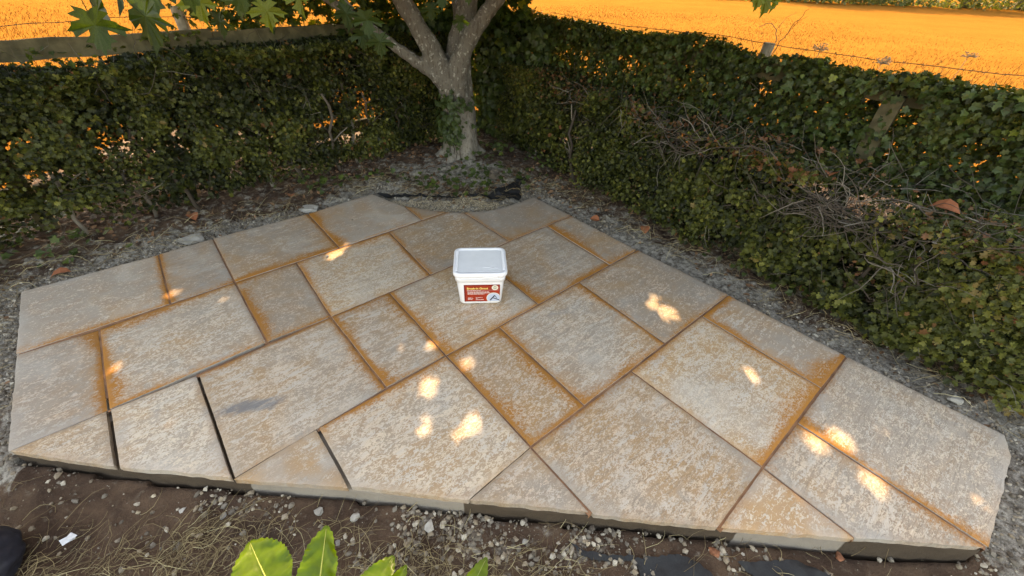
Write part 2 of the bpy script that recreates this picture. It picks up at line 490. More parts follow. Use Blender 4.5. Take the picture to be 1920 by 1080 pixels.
M_DEAD = rnd_mat('dead_leaf', [(0, (0.085, 0.045, 0.025)), (0.6, (0.17, 0.085, 0.045)), (1, (0.30, 0.17, 0.10))], 0.8)
M_RED = rnd_mat('fallen_red_leaf', [(0, (0.26, 0.075, 0.035)), (1, (0.36, 0.13, 0.06))], 0.7)
M_STONE = rnd_mat('gravel_stone', [(0, (0.095, 0.072, 0.054)), (0.4, (0.19, 0.162, 0.130)), (0.75, (0.26, 0.20, 0.138)), (1, (0.46, 0.41, 0.335))], 0.85, 0.002, 80)
M_TANSTONE = rnd_mat('tan_gravel', [(0, (0.24, 0.185, 0.125)), (0.5, (0.36, 0.285, 0.195)), (1, (0.50, 0.42, 0.31))], 0.85, 0.002, 80)
M_GREYSTONE = rnd_mat('grey_flint', [(0, (0.24, 0.222, 0.195)), (1, (0.40, 0.37, 0.325))], 0.8, 0.004, 40)
M_HAY = rnd_mat('dry_straw', [(0, (0.14, 0.095, 0.055)), (0.5, (0.24, 0.175, 0.095)), (0.85, (0.36, 0.28, 0.15)), (1, (0.48, 0.41, 0.24))], 0.75)
M_MEMB = plain_mat('weed_membrane', (0.014, 0.014, 0.015), 0.62, 0.35, 0.4, 200, 0.001)
M_BAG = plain_mat('navy_fabric', (0.020, 0.021, 0.032), 0.55, 0.4, 0.3, 60, 0.002)
M_BRICKY = plain_mat('red_brick_crumb', (0.30, 0.12, 0.065), 0.95, 0.2, 0.5, 60, 0.004)
M_TUB = plain_mat('white_polypropylene', (0.80, 0.79, 0.80), 0.32, 0.45, 0.02, 20)
M_LIDPANEL = plain_mat('grey_lid_panel', (0.80, 0.80, 0.80), 0.40, 0.5, 0.06, 14)
M_CLEAR = plain_mat('translucent_scrap', (0.55, 0.56, 0.58), 0.3, 0.5, 0.2, 60)
M_LABEL_RED = plain_mat('label_red', (0.42, 0.035, 0.012), 0.4, 0.4, 0.25, 25)
M_LABEL_DARK = plain_mat('label_border', (0.20, 0.012, 0.010), 0.4, 0.4, 0.1, 25)
M_YELLOW = plain_mat('label_yellow', (0.85, 0.66, 0.20), 0.45, 0.4, 0.05, 25)
M_PRINT = plain_mat('label_print', (0.75, 0.62, 0.58), 0.45, 0.4, 0.05, 25)
M_BADGE = plain_mat('label_badge', (0.78, 0.72, 0.58), 0.45, 0.4, 0.05, 25)
M_BADGE2 = plain_mat('label_badge_centre', (0.36, 0.36, 0.27), 0.45, 0.4, 0.05, 25)
M_SKYBLUE = plain_mat('label_picture_blue', (0.50, 0.56, 0.68), 0.45, 0.4, 0.1, 25)
M_TOOL = plain_mat('label_picture_dark', (0.03, 0.03, 0.045), 0.45, 0.4, 0.1, 25)
M_SHRUB = leaf_mat('lime_shrub_leaf', [(0, (0.085, 0.155, 0.005)), (1, (0.125, 0.195, 0.007))], 0.5, 0.38, (1.35, 1.3, 0.4))
M_STEM = plain_mat('green_stem', (0.30, 0.33, 0.08), 0.6, 0.3, 0.3, 20)
M_FARLEAF = leaf_mat('far_tree_leaf', [(0, (0.050, 0.070, 0.022)), (1, (0.110, 0.125, 0.045))], 0.3, 0.7)
M_FARTRUNK = plain_mat('far_trunk', (0.16, 0.13, 0.10), 0.9, 0.2, 0.3, 4)
M_SEED = leaf_mat('dried_seed_head', [(0, (0.50, 0.42, 0.33)), (1, (0.75, 0.66, 0.55))], 0.55, 0.9, (1.0, 0.95, 0.85))

# ------------------------------------------------------------------ patio layout, metres
N = dict(L0=(-2.658,1.682),L1=(-2.261,1.243),L2=(-1.845,0.781),F0=(-1.407,0.738),F1=(-0.970,0.714),F2=(-0.547,0.701),F3=(-0.125,0.670),F4=(0.309,0.646),F5=(0.740,0.620),F6=(1.194,0.601),F7=(1.629,0.589),R0=(2.039,0.945),R1=(2.094,1.032),T1=(-2.192,2.075),T2=(-1.977,2.278),T3=(-1.510,2.661),T4=(-1.149,3.024),c1=(-1.008,2.933),c2=(-0.854,2.848),c3=(-0.733,2.815),c4=(-0.619,2.791),c5=(-0.518,2.783),c6=(-0.389,2.786),c7=(-0.227,2.817),c8=(-0.088,2.895),c9=(0.043,2.998),T5=(0.142,3.099),T6=(0.425,2.807),T7=(0.830,2.357),T8=(1.270,1.909),T9=(1.684,1.451),n1=(-2.028,1.422),n2=(-1.818,1.631),n3=(-1.587,1.835),n4=(-1.331,2.052),n5=(-1.130,2.234),n6=(-0.867,2.459),n7=(-0.678,2.641),m1=(-1.624,0.972),m2=(-1.383,1.168),m3=(-1.181,1.384),m4=(-0.942,1.580),m5=(-0.695,1.799),m6=(-0.493,1.984),m8=(-0.031,2.400),m9=(0.232,2.633),k1=(-0.754,0.929),k2=(-0.535,1.141),k3=(-0.303,1.343),k4=(-0.061,1.559),k5=(0.152,1.750),k6=(0.400,1.972),k7=(0.617,2.166),q1=(0.099,0.887),q2=(0.333,1.090),q3=(0.575,1.298),q4=(0.786,1.487),q5=(1.047,1.711),p1=(0.989,0.843),p2=(1.227,1.050),p3=(1.440,1.240),m7=(-0.234,2.218))
N = {k: np.array(v) for k, v in N.items()}
GA = math.radians(41.77)          # direction of the courses
# nodes, gap kind per edge (g grout, t thin grout, h hairline, b open black gap, o outer), stain per edge, warmth, speckle
SLABS = [
 ('L0 T1 n2 L1', 'oggo', [0,.75,.7,0], .16, .35),
 ('T1 T2 n3 n2', 'oggg', [0,.25,.6,.75], .16, .15),
 ('T2 T3 n5 n3', 'oggg', [0,.9,.9,.35], .42, .45),
 ('T3 T4 c1 c2 n7 n5', 'oooggg', [0,0,0,.35,.4,1], .30, .10),
 ('c2 c3 c4 c5 n7', 'ooogg', [0,0,0,.5,.6], .55, .3),
 ('n6 c5 c6 m8 m6', 'gtggg', [.55,0,.5,.4,.6], .55, .55),
 ('c6 c7 c8 c9 T5 T6 m8', 'ooooogg', [0,0,0,0,0,.75,.6], .16, .1),
 ('L1 n1 m1 L2', 'ggho', [.4,1,0,0], .14, .65),
 ('n1 n3 m3 m1', 'gggg', [1,.3,.8,1], .34, .85),
 ('n3 n4 m4 m3', 'gggg', [.85,.35,.7,.85], .5, .6),
 ('n4 n6 m6 m4', 'gggg', [.8,.9,.15,.7], .55, .9),
 ('L2 m1 F0', 'hbo', [0,0,0], .45, 1.0),
 ('m1 m2 F1 F0', 'tbob', [.12,0,0,0], .45, 1.0),
 ('m2 m4 k2 F1', 'ggtb', [.65,.75,.22,0], .50, 1.0),
 ('m4 m5 k3 k2', 'gggg', [.9,.8,.6,.9], .55, .9),
 ('m5 m7 k5 k3', 'gggg', [.35,.4,.6,.85], .6, .85),
 ('m7 m9 k7 k5', 'gggg', [.2,.4,.95,.95], .42, .75),
 ('m9 T6 T7 k7', 'gogg', [.55,0,.7,1], .3, .3),
 ('F1 k1 F2', 'hbo', [0,0,0], .82, .6),
 ('k1 k3 q1 F3 F2', 'gghob', [.9,.1,.05,0,0], .50, 1.1),
 ('k3 k4 q2 q1', 'gggg', [.95,.9,.6,.95], .6, .9),
 ('k4 k6 q4 q2', 'gggg', [.6,.8,.75,.8], .42, .85),
 ('k6 T7 T8 q4', 'gogg', [.6,0,.6,.35], .34, .5),
 ('q1 F4 F3', 'goh', [.05,0,.1], .50, .9),
 ('q1 q3 p1 F5 F4', 'gggog', [.55,.1,.2,0,.1], .72, 1.0),
 ('q3 q5 p3 p1', 'gggg', [.6,.75,.9,.2], .66, 1.0),
 ('q5 T8 T9 p3', 'gogg', [.9,0,1,.8], .34, .5),
 ('p1 F6 F5', 'gog', [.4,0,.25], .82, .7),
 ('p1 p2 F7 F6', 'ggog', [.45,.75,0,.2], .24, 1.0),
 ('p2 T9 R1 R0 F7', 'gooog', [.4,0,0,0,.95], .18, .75),
]
HALF = dict(g=.0046, t=.0030, h=.0016, b=.0062, o=0.0)

def inset(poly, d):
    """offset each edge i (v_i -> v_i+1) of a counter/clockwise polygon inward by d[i]"""
    P = np.array(poly); n = len(P)
    area = 0.5 * np.sum(P[:, 0] * np.roll(P[:, 1], -1) - np.roll(P[:, 0], -1) * P[:, 1])
    sgn = 1.0 if area > 0 else -1.0
    E = np.roll(P, -1, 0) - P
    E = E / np.linalg.norm(E, axis=1)[:, None]
    Nn = np.stack([-E[:, 1], E[:, 0]], 1) * sgn
    out = []
    for i in range(n):
        a = i - 1
        p1 = P[i] + Nn[a] * d[a]; p2 = P[i] + Nn[i] * d[i]
        den = E[a, 0] * E[i, 1] - E[a, 1] * E[i, 0]
        if abs(den) < 0.15:
            out.append((p1 + p2) / 2)
        else:
            t = ((p2 - p1)[0] * E[i, 1] - (p2 - p1)[1] * E[i, 0]) / den
            out.append(p1 + E[a] * t)
    return np.array(out)

def seg_dist(p, a, b):
    ab = b - a
    t = np.clip(((p - a) @ ab) / (ab @ ab), 0, 1)
    return np.linalg.norm(p - (a + t[:, None] * ab), axis=1), t

def inside(poly, P):
    x, y = P[:, 0], P[:, 1]; r = np.zeros(len(P), bool); n = len(poly)
    for i in range(n):
        x1, y1 = poly[i]; x2, y2 = poly[(i + 1) % n]
        c = ((y1 > y) != (y2 > y)) & (x < (x2 - x1) * (y - y1) / (y2 - y1 + 1e-12) + x1)
        r ^= c
    return r

OUTER = ['L0', 'T1', 'T2', 'T3', 'T4', 'c1', 'c2', 'c3', 'c4', 'c5', 'c6', 'c7', 'c8', 'c9', 'T5', 'T6', 'T7', 'T8', 'T9', 'R1', 'R0', 'F7', 'F6', 'F5', 'F4', 'F3', 'F2', 'F1', 'F0', 'L2', 'L1']
OUTP = np.array([N[k] for k in OUTER])
def outer_dist(P):
    d = np.full(len(P), 9.0)
    for i in range(len(OUTP)):
        dd, _ = seg_dist(P, OUTP[i], OUTP[(i + 1) % len(OUTP)]); d = np.minimum(d, dd)
    return np.where(inside(OUTP, P), -d, d)

# ------------------------------------------------------------------ ground: one garden sheet and the field out to the horizon
def ground_z(x, y):
    P = np.stack([np.ravel(x), np.ravel(y)], 1)
    d = outer_dist(P)
    front = np.clip((1.0 - P[:, 1]) / 0.5, 0, 1)             # 1 in front of the patio
    base = -0.036 - 0.080 * front * np.clip((2.2 - P[:, 0]) / 0.8, 0.3, 1)
    base = base + 0.030 * np.clip(d / 0.5, 0, 1) * (1 - front) - 0.022 * front * np.clip((P[:, 0] - 1.0) / 0.3, 0, 1) * np.clip((1.9 - P[:, 0]) / 0.3, 0, 1)
    mound = np.exp(-(((P[:, 0] + 0.5) / 0.75) ** 2 + ((P[:, 1] - 3.75) / 0.42) ** 2))
    base = base + 0.075 * mound
    rough = (fbm(P[:, 0] * 5, P[:, 1] * 5, 3) - 0.5) * 0.05 + (fbm(P[:, 0] * 22, P[:, 1] * 22, 5, 3) - 0.5) * 0.030 + np.maximum(fbm(P[:, 0] * 34, P[:, 1] * 34, 8, 2) - 0.55, 0) * 0.05
    rough = rough * np.clip(0.25 + np.maximum(d, 0) / 0.12, 0, 1)
    z = base + rough
    z = np.where(d < 0.004, -0.17, z)
    far = np.clip((P[:, 1] - 4.9) / 0.5, 0, 1) + np.clip((np.abs(P[:, 0]) - 4.3) / 0.5, 0, 1) + np.clip((-1.3 - P[:, 1]) / 0.3, 0, 1)
    # beyond the hedges the land drops to the field
    s = (P[:, 0] * -0.724 + P[:, 1] * 0.689) - (2.98 * 0.724 + 1.886 * 0.689)
    s2 = (P[:, 0] * 0.731 + P[:, 1] * 0.682) - (0.45 * 0.731 + 3.45 * 0.682)
    drop = np.clip((np.maximum(s, s2) - 0.75) / 0.9, 0, 1)
    z = z * (1 - drop) + (-0.20) * drop
    z = z - 0.12 * np.clip(far, 0, 1)
    return z.reshape(np.shape(x))

xs = np.concatenate([np.arange(-5.2, -3.2, 0.06), np.arange(-3.2, 2.9, 0.0165), np.arange(2.9, 4.9, 0.06)])
ys = np.concatenate([np.arange(-1.7, 0.3, 0.06), np.arange(0.3, 4.1, 0.0165), np.arange(4.1, 6.0, 0.06)])
GX, GY = np.meshgrid(xs, ys)
GZ = ground_z(GX, GY)
nx, ny = len(xs), len(ys)
idx = np.arange(nx * ny).reshape(ny, nx)
Q = np.stack([idx[:-1, :-1], idx[:-1, 1:], idx[1:, 1:], idx[1:, :-1]], -1).reshape(-1, 4)
gp = np.stack([GX.ravel(), GY.ravel()], 1)
gd = outer_dist(gp)
pale = np.clip(1.05 - gd / (0.20 + 0.60 * fbm(gp[:, 0] * 2.3, gp[:, 1] * 2.3, 231, 3)), 0, 1) * np.clip((gp[:, 1] - 0.72) / 0.35, 0.0, 1)
pale = np.maximum(pale, np.clip(1.15 - gd / 0.25, 0, 1) * (gp[:, 0] > 1.7) * 0.9)
pale = np.maximum(pale, 0.34 * np.clip((gp[:, 1] - 0.9) / 0.3, 0, 1))
pale = np.maximum(pale, 0.95 * np.exp(-(((gp[:, 0] + 0.5) / 0.7) ** 2 + ((gp[:, 1] - 3.45) / 0.3) ** 2)))
pale = np.maximum(pale, 0.30 * np.exp(-(((gp[:, 0] + 0.1) / 0.5) ** 2 + ((gp[:, 1] - 0.58) / 0.12) ** 2)))
pale = np.maximum(pale, np.clip(1.1 - gd / 0.2, 0, 1) * (gp[:, 0] < -1.8) * 0.75)
ground = obj('garden_ground', mesh_data('garden_ground', np.stack([GX.ravel(), GY.ravel(), GZ.ravel()], 1), Q, M_SOIL, True, {'pale': pale}))
meta(ground, 'dark brown soil dusted with pale cement around the stone patio', None, None, 'structure')

fx = np.concatenate([[-400, -150, -60], np.arange(-30, 60.1, 1.5), [90, 200, 400]])
fy = np.concatenate([[-300, -60, -10], np.arange(-2, 80, 1.5), [120, 220, 420]])
FX, FY = np.meshgrid(fx, fy)
FZ = -0.26 + (fbm(FX * 0.2, FY * 0.2, 9) - 0.5) * 0.10
idx = np.arange(FX.size).reshape(FX.shape)
Q = np.stack([idx[:-1, :-1], idx[:-1, 1:], idx[1:, 1:], idx[1:, :-1]], -1).reshape(-1, 4)
field = obj('field', mesh_data('field', np.stack([FX.ravel(), FY.ravel(), FZ.ravel()], 1), Q, M_FIELD, True))
meta(field, 'sunlit golden dry field beyond the hedges', None, None, 'structure')

# dry grass standing in the field
def field_grass():
    n = 100000
    az = rng.uniform(math.radians(-62), math.radians(60), n)
    u = rng.random(n)
    dist = 4.6 * (30 / 4.6) ** u
    x = dist * np.sin(az); y = dist * np.cos(az)
    s = (x * -0.724 + y * 0.689) - 3.457; s2 = (x * 0.731 + y * 0.682) - 2.682
    keep = (np.maximum(s, s2) > 0.95) & (y > 0.5) & (y < 60)
    x, y, dist = x[keep], y[keep], dist[keep]
    n = len(x)
    h = rng.uniform(0.12, 0.26, n) * (0.8 + 0.5 * fbm(x * 0.6, y * 0.6, 21)) * np.interp(dist, [4, 8, 16, 30], [0.75, 0.6, 0.5, 0.12])
    w = 0.0018 * np.clip(dist / 5.0, 1, 8) * rng.uniform(0.7, 1.5, n)
    lean = rng.normal(0, 0.22, (n, 2)) + np.array([0.18, 0.0])
    P = np.stack([x, y, np.full(n, -0.28)], 1)
    a = rng.random(n) * PI
    side = np.stack([np.cos(a), np.sin(a), np.zeros(n)], 1)
    d = np.stack([lean[:, 0], lean[:, 1], np.ones(n)], 1)
    m1 = P + d * (h * 0.55)[:, None]
    tip = P + d * h[:, None] + np.stack([lean[:, 0], lean[:, 1], -0.2 * np.ones(n)], 1) * (h * 0.45)[:, None]
    V = np.stack([P - side * w[:, None], P + side * w[:, None], m1 + side * (w * 0.8)[:, None], m1 - side * (w * 0.8)[:, None], tip], 1).reshape(-1, 3)
    b = np.arange(n)[:, None] * 5
    r = np.clip(0.25 + 0.6 * fbm(x * 0.5, y * 0.5, 33) + rng.normal(0, 0.18, n), 0, 1)
    me = mesh_data('dry_grass', V, [b + np.array([[4, 3, 2]]), b + np.array([[0, 1, 2, 3]])], M_STRAW_FIELD, False, {'rnd': np.repeat(r, 5)})
    meta(obj('dry_grass', me), 'golden dry grass standing in the sunlit field', 'grass', None, 'stuff')
field_grass()

# ------------------------------------------------------------------ patio: bed, slabs, grout
patio = empty('patio', (0, 0, 0))
meta(patio, 'raised riven sandstone patio with rust stained joints', None, None, 'structure')

def mortar_bed():
    P = []; wet = []
    ip = inset(OUTP, np.full(len(OUTP), 0.006))
    ring = []
    for i in range(len(ip)):
        a, b = ip[i], ip[(i + 1) % len(ip)]
        k = max(1, int(np.linalg.norm(b - a) / 0.03))
        for j in range(k): ring.append(a + (b - a) * j / k)
    ring = np.array(ring); n = len(ring)
    ce = ring.mean(0)
    nrm = np.zeros((n, 2))
    tg = np.roll(ring, -1, 0) - np.roll(ring, 1, 0); tg /= np.linalg.norm(tg, axis=1)[:, None]
    nrm = np.stack([-tg[:, 1], tg[:, 0]], 1)      # ring runs clockwise: outward is left
    if ((ring - ce) * nrm).sum() < 0: nrm = -nrm
    levels = [(-0.0295, -0.001), (-0.045, 0.0), (-0.065, 0.002), (-0.09, 0.004), (-0.125, 0.006), (-0.19, 0.006)]
    V = []; Wt = []
    x = ring[:, 0]
    fr = ring[:, 1] < 0.80
    w = np.where(x < -0.93, 1.0, np.where(x < -0.13, 0.0, np.where(x < 0.83, 1.0, np.where(x < 1.17, 0.05, 0.8))))
    w = np.where(fr, w, 0.3)
    for li, (z, o) in enumerate(levels):
        nz = (fbm(x * 24 + li * 2.3, ring[:, 1] * 24, 41) - 0.5) * 0.024 * (li > 0) * (0.3 + 0.7 * w)
        rr = ring + nrm * (o + nz)[:, None]
        zz = z + (vnoise(x * 22, ring[:, 1] * 22 + li, 43) - 0.5) * 0.008 * (li > 0)
        V.append(np.column_stack([rr, zz])); Wt.append(w)
    V.append(np.array([[ce[0], ce[1], -0.0295]])); Wt.append(np.array([0.9]))
    V = np.concatenate(V); Wt = np.concatenate(Wt)
    i = np.arange(n); j = (i + 1) % n
    Q = np.concatenate([np.stack([l * n + i, l * n + j, (l + 1) * n + j, (l + 1) * n + i], 1) for l in range(len(levels) - 1)])
    T = np.stack([i, np.full(n, len(V) - 1), j], 1)
    return mesh_data('mortar_bed', V, [T, Q], M_MORTAR, True, {'wet': Wt})
obj('mortar_bed', mortar_bed(), patio)

def build_slab(k, spec):
    names, kinds, stains, warm, speck = spec
    poly = np.array([N[q] for q in names.split()])
    d = [HALF[c] + (0.0012 * (rng.random() - 0.5) if c in 'gt' else 0) for c in kinds]
    if not any(q[0] == 'c' for q in names.split()):
        d = [rng.uniform(-0.003, 0.006) if c == 'o' else v for c, v in zip(kinds, d)]
    if k == 11: d[1] = 0.008
    if k == 12: d[3] = 0.008
    ip = inset(poly, d)
    area = 0.5 * np.sum(ip[:, 0] * np.roll(ip[:, 1], -1) - np.roll(ip[:, 0], -1) * ip[:, 1])
    if area < 0:
        # make counter clockwise; edge i must stay v_i -> v_i+1
        ip = ip[::-1]; nE = len(kinds)
        order = [(nE - 2 - i) % nE for i in range(nE)]
        kinds = ''.join(kinds[i] for i in order); stains = [stains[i] for i in order]; d = [d[i] for i in order]
        poly = poly[::-1]
    cen = ip.mean(0)
    # boundary, slightly hand cut
    ring = []; ek = []
    nE = len(ip)
    for i in range(nE):
        a, b = ip[i], ip[(i + 1) % nE]; L = np.linalg.norm(b - a)
        m = max(1, int(round(L / 0.022)))
        e = (b - a) / L; nn = np.array([-e[1], e[0]])
        for j in range(m):
            t = j / m
            w = (fbm(np.array([t * L * 9 + k * 7.3]), np.array([i * 3.7]), 51, 3)[0] - 0.5) * 0.0042 * math.sin(PI * t) ** 0.5
            if kinds[i] == 'o':
                w = w * 1.4 + (fbm(np.array([t * L * 42 + k * 5.1]), np.array([i * 2.3]), 57, 2)[0] - 0.5) * 0.007 * math.sin(PI * t) ** 0.5
            ring.append(a + (b - a) * t + nn * w); ek.append(i)
    ring = np.array(ring); n = len(ring)
    # inner ring for the softened arris
    tg = np.roll(ring, -1, 0) - np.roll(ring, 1, 0); tg /= np.linalg.norm(tg, axis=1)[:, None]
    inn = ring + np.stack([-tg[:, 1], tg[:, 0]], 1) * (0.0045 + 0.003 * vnoise(np.arange(n) * 0.7, np.full(n, k), 3))[:, None]
    lo, hi = ring.min(0), ring.max(0)
    step = 0.0185
    gx, gy = np.meshgrid(np.arange(lo[0], hi[0], step), np.arange(lo[1], hi[1], step))
    gpt = np.stack([gx.ravel(), gy.ravel()], 1) + rng.normal(0, 0.003, (gx.size, 2))
    gpt = gpt[inside(ring, gpt)]
    dm = np.full(len(gpt), 9.0)
    for i in range(nE):
        dd, _ = seg_dist(gpt, ip[i], ip[(i + 1) % nE]); dm = np.minimum(dm, dd)
    gpt = gpt[dm > 0.014]
    # drop the inner-ring points that crowd a sharp corner
    din = np.full(n, 9.0)
    for i in range(nE):
        dd, _ = seg_dist(inn, ip[i], ip[(i + 1) % nE]); din = np.minimum(din, dd)
    inn = inn[(din > 0.0028) & inside(ring, inn)]
    pts = np.concatenate([ring, inn, gpt])
    res = geometry.delaunay_2d_cdt([Vector(p) for p in pts], [], [list(range(n))], 1, 1e-6)
    pv = np.array([tuple(v) for v in res[0]]); tris = np.array([list(f) for f in res[2]])
    a_, b_, c_ = pv[tris[:, 0]], pv[tris[:, 1]], pv[tris[:, 2]]
    cr = (b_ - a_)[:, 0] * (c_ - a_)[:, 1] - (b_ - a_)[:, 1] * (c_ - a_)[:, 0]
    tris[cr < 0] = tris[cr < 0][:, ::-1]
    # distance to edges, stain
    ed = np.full(len(pv), 9.0); st = np.zeros(len(pv)); ws = np.zeros(len(pv))
    for i in range(nE):
        dd, t = seg_dist(pv, ip[i], ip[(i + 1) % nE]); ed = np.minimum(ed, dd)
        if stains[i] > 0:
            L = np.linalg.norm(ip[(i + 1) % nE] - ip[i])
            s = stains[i] * (0.38 + 1.25 * fbm(t * L * 5.5 + k * 3.3 + i * 11.7, np.full(len(t), 0.3), 61, 2))
            wdt = 0.022 + 0.085 * stains[i] * vnoise(t * L * 4.1 + k * 5.1 + i * 7.7, np.full(len(t), 0.9), 67) ** 1.5
            st = np.maximum(st, s * np.exp(-(dd / wdt) ** 1.4))
            ws = np.maximum(ws, stains[i] * 0.95 * np.exp(-dd / (0.025 + 0.16 * stains[i] * vnoise(t * L * 3.1 + k * 2.1 + i * 9.7, np.full(len(t), 0.6), 69))))
    z = (fbm(pv[:, 0] * 7 + k * 9, pv[:, 1] * 7, 71, 3) - 0.5) * 0.0040 + (fbm(pv[:, 0] * 36 + k, pv[:, 1] * 36, 77, 2) - 0.5) * 0.0020
    lip = rng.normal(0, 0.0010)
    z = z * np.clip(ed / 0.02, 0.25, 1) + lip
    z = z - 0.0022 * np.clip(1 - ed / 0.005, 0, 1)
    c_, s_ = math.cos(-GA), math.sin(-GA)
    loc = lambda p: (p - cen) @ np.array([[c_, s_], [-s_, c_]])
    V = np.column_stack([loc(pv), z])
    # side walls from the boundary ring of the triangulation
    from collections import defaultdict
    E = np.sort(np.concatenate([tris[:, [0, 1]], tris[:, [1, 2]], tris[:, [2, 0]]]), 1)
    Ed = np.concatenate([tris[:, [0, 1]], tris[:, [1, 2]], tris[:, [2, 0]]])
    key = E[:, 0].astype(np.int64) * 1000000 + E[:, 1]
    u, inv, cnt = np.unique(key, return_inverse=True, return_counts=True)
    be = Ed[cnt[inv] == 1]
    bv = np.unique(be)
    mp = {v: i for i, v in enumerate(bv)}
    nb = len(bv)
    rim = V[bv].copy()
    low1 = V[bv].copy(); low1[:, 2] = -0.014 + rng.normal(0, 0.0012, nb)
    ctr = V[bv][:, :2].mean(0)
    low1[:, :2] += (vnoise(pv[bv][:, 0] * 45, pv[bv][:, 1] * 45, 81) - 0.5)[:, None] * 0.006
    low2 = V[bv].copy(); low2[:, 2] = -0.0285 + rng.normal(0, 0.0012, nb)
    o0 = len(V); o1 = o0 + nb; o2 = o1 + nb
    V = np.concatenate([V, rim, low1, low2])
    Qs = np.array([[o0 + mp[b], o0 + mp[a], o1 + mp[a], o1 + mp[b]] for a, b in be] + [[o1 + mp[b], o1 + mp[a], o2 + mp[a], o2 + mp[b]] for a, b in be])
    ed2 = np.concatenate([ed, np.zeros(3 * nb)]); st2 = np.concatenate([st, np.zeros(3 * nb)])
    patch = np.zeros(len(V))
    if k == 13:
        wp = pv - np.array([-1.07, 1.02]); ax = np.array([math.cos(0.50), math.sin(0.50)])
        l = wp @ ax; m_ = wp @ np.array([-ax[1], ax[0]])
        patch[:len(pv)] = np.exp(-((l / 0.17) ** 2 + ((m_ + 0.02 * np.sin(l * 14)) / 0.042) ** 2))
    me = mesh_data('paving_slab', V, [tris, Qs], M_SLAB, True, {'edge': ed2, 'stain': st2, 'patch': patch, 'wash': np.concatenate([ws, np.zeros(3 * nb)])})
    o = obj('paving_slab', me, patio, (cen[0], cen[1], 0), GA)
    o.color = (warm, speck, 1.0 if k == 13 else 0.0, 1)
    return ip
for k, spec in enumerate(SLABS):
    build_slab(k, spec)

def grout():
    mb = MB()
    runs = [('L1', 'n3'), ('n3', 'n6'), ('n6', 'c5'), ('m2', 'm4'), ('m1', 'm2'), ('m4', 'm6'), ('m6', 'm8'), ('m8', 'T6'), ('k1', 'k3'), ('k3', 'k5'), ('k5', 'k7'), ('k7', 'T7'), ('q1', 'q2'), ('q2', 'q4'), ('q4', 'T8'), ('F5', 'p1'), ('p1', 'p2'), ('p2', 'T9'),
            ('n1', 'm1*'), ('T1', 'n2'), ('T2', 'n3'), ('n3', 'm3'), ('T3', 'n5'), ('c2', 'n7'), ('c6', 'm8'), ('n4', 'm4'), ('m4', 'k2'), ('n6', 'm6'), ('m5', 'k3'), ('m9', 'k7'), ('m7', 'k5'), ('k6', 'q4'), ('k4', 'q2'), ('k3', 'q1'), ('q1', 'F4'), ('q3', 'p1'), ('q5', 'p3'), ('p1', 'F6'), ('p2', 'F7')]
    for a, b in runs:
        A = N[a]; star = b.endswith('*'); B = N[b.rstrip('*')]
        if star: B = A + (B - A) * 0.86
        L = np.linalg.norm(B - A); e = (B - A) / L; nn = np.array([-e[1], e[0]])
        ext = 0.004
        m = max(3, int(L / 0.012))
        t = np.linspace(ext if a in OUTER else -0.003, L - (ext if b in OUTER else -0.003), m)
        ce = A + e * t[:, None]
        thin = 0.0060 if (a, b) in (('m1', 'm2'),) else 0.0120
        z = -0.0056 + (fbm(ce[:, 0] * 40, ce[:, 1] * 40, 91, 2) - 0.5) * 0.004 + rng.normal(0, 0.0004, m)
        prof = [(-1, -0.0012), (-0.40, 0.0), (0.40, 0.0), (1, -0.0012)]
        V = np.concatenate([np.column_stack([ce + nn * (w * thin), z + dz]) for w, dz in prof])
        i = np.arange(m - 1)
        Q = np.concatenate([np.stack([q * m + i + 1, q * m + i, (q + 1) * m + i, (q + 1) * m + i + 1], 1) for q in range(3)])
        mb.add(V, None, Q)
        # end caps down to the bed where the joint runs out at the rim
        cap = []
        for end in (0, m - 1):
            top = [q * m + end for q in range(4)]
            P = V[top]; Pl = P.copy(); Pl[:, 2] = -0.029
            mb.add(np.concatenate([P, Pl]), None, np.array([[j, j + 1, j + 5, j + 4] for j in range(3)]))
    return mb.mesh('grout', M_GROUT, False)
obj('grout', grout(), patio)
print('patio done')

# ------------------------------------------------------------------ grout tub
def rrect(w, d, r, seg=6):
    pts = []
    for cx, cy, a0 in ((w / 2 - r, d / 2 - r, 0), (-w / 2 + r, d / 2 - r, 90), (-w / 2 + r, -d / 2 + r, 180), (w / 2 - r, -d / 2 + r, 270)):
        for j in range(seg + 1):
            a = math.radians(a0 + 90 * j / seg)
            pts.append((cx + r * math.cos(a), cy + r * math.sin(a)))
    return np.array(pts)

def loft(rings, close_bottom=True, close_top=True):
    V = []; n = None
    for w, d, r, z in rings:
        p = rrect(w, d, r); n = len(p)
        V.append(np.column_stack([p, np.full(n, z)]))
    V = np.concatenate(V); k = len(rings)
    i = np.arange(n); j = (i + 1) % n
    Q = np.concatenate([np.stack([l * n + i, l * n + j, (l + 1) * n + j, (l + 1) * n + i], 1) for l in range(k - 1)])
    T = []
    if close_bottom:
        V = np.concatenate([V, [[0, 0, rings[0][3]]]]); T.append(np.stack([j, i, np.full(n, len(V) - 1)], 1))
    if close_top:
        V = np.concatenate([V, [[0, 0, rings[-1][3]]]]); T.append(np.stack([(k - 1) * n + i, (k - 1) * n + j, np.full(n, len(V) - 1)], 1))
    return V, (np.concatenate(T) if T else None), Q

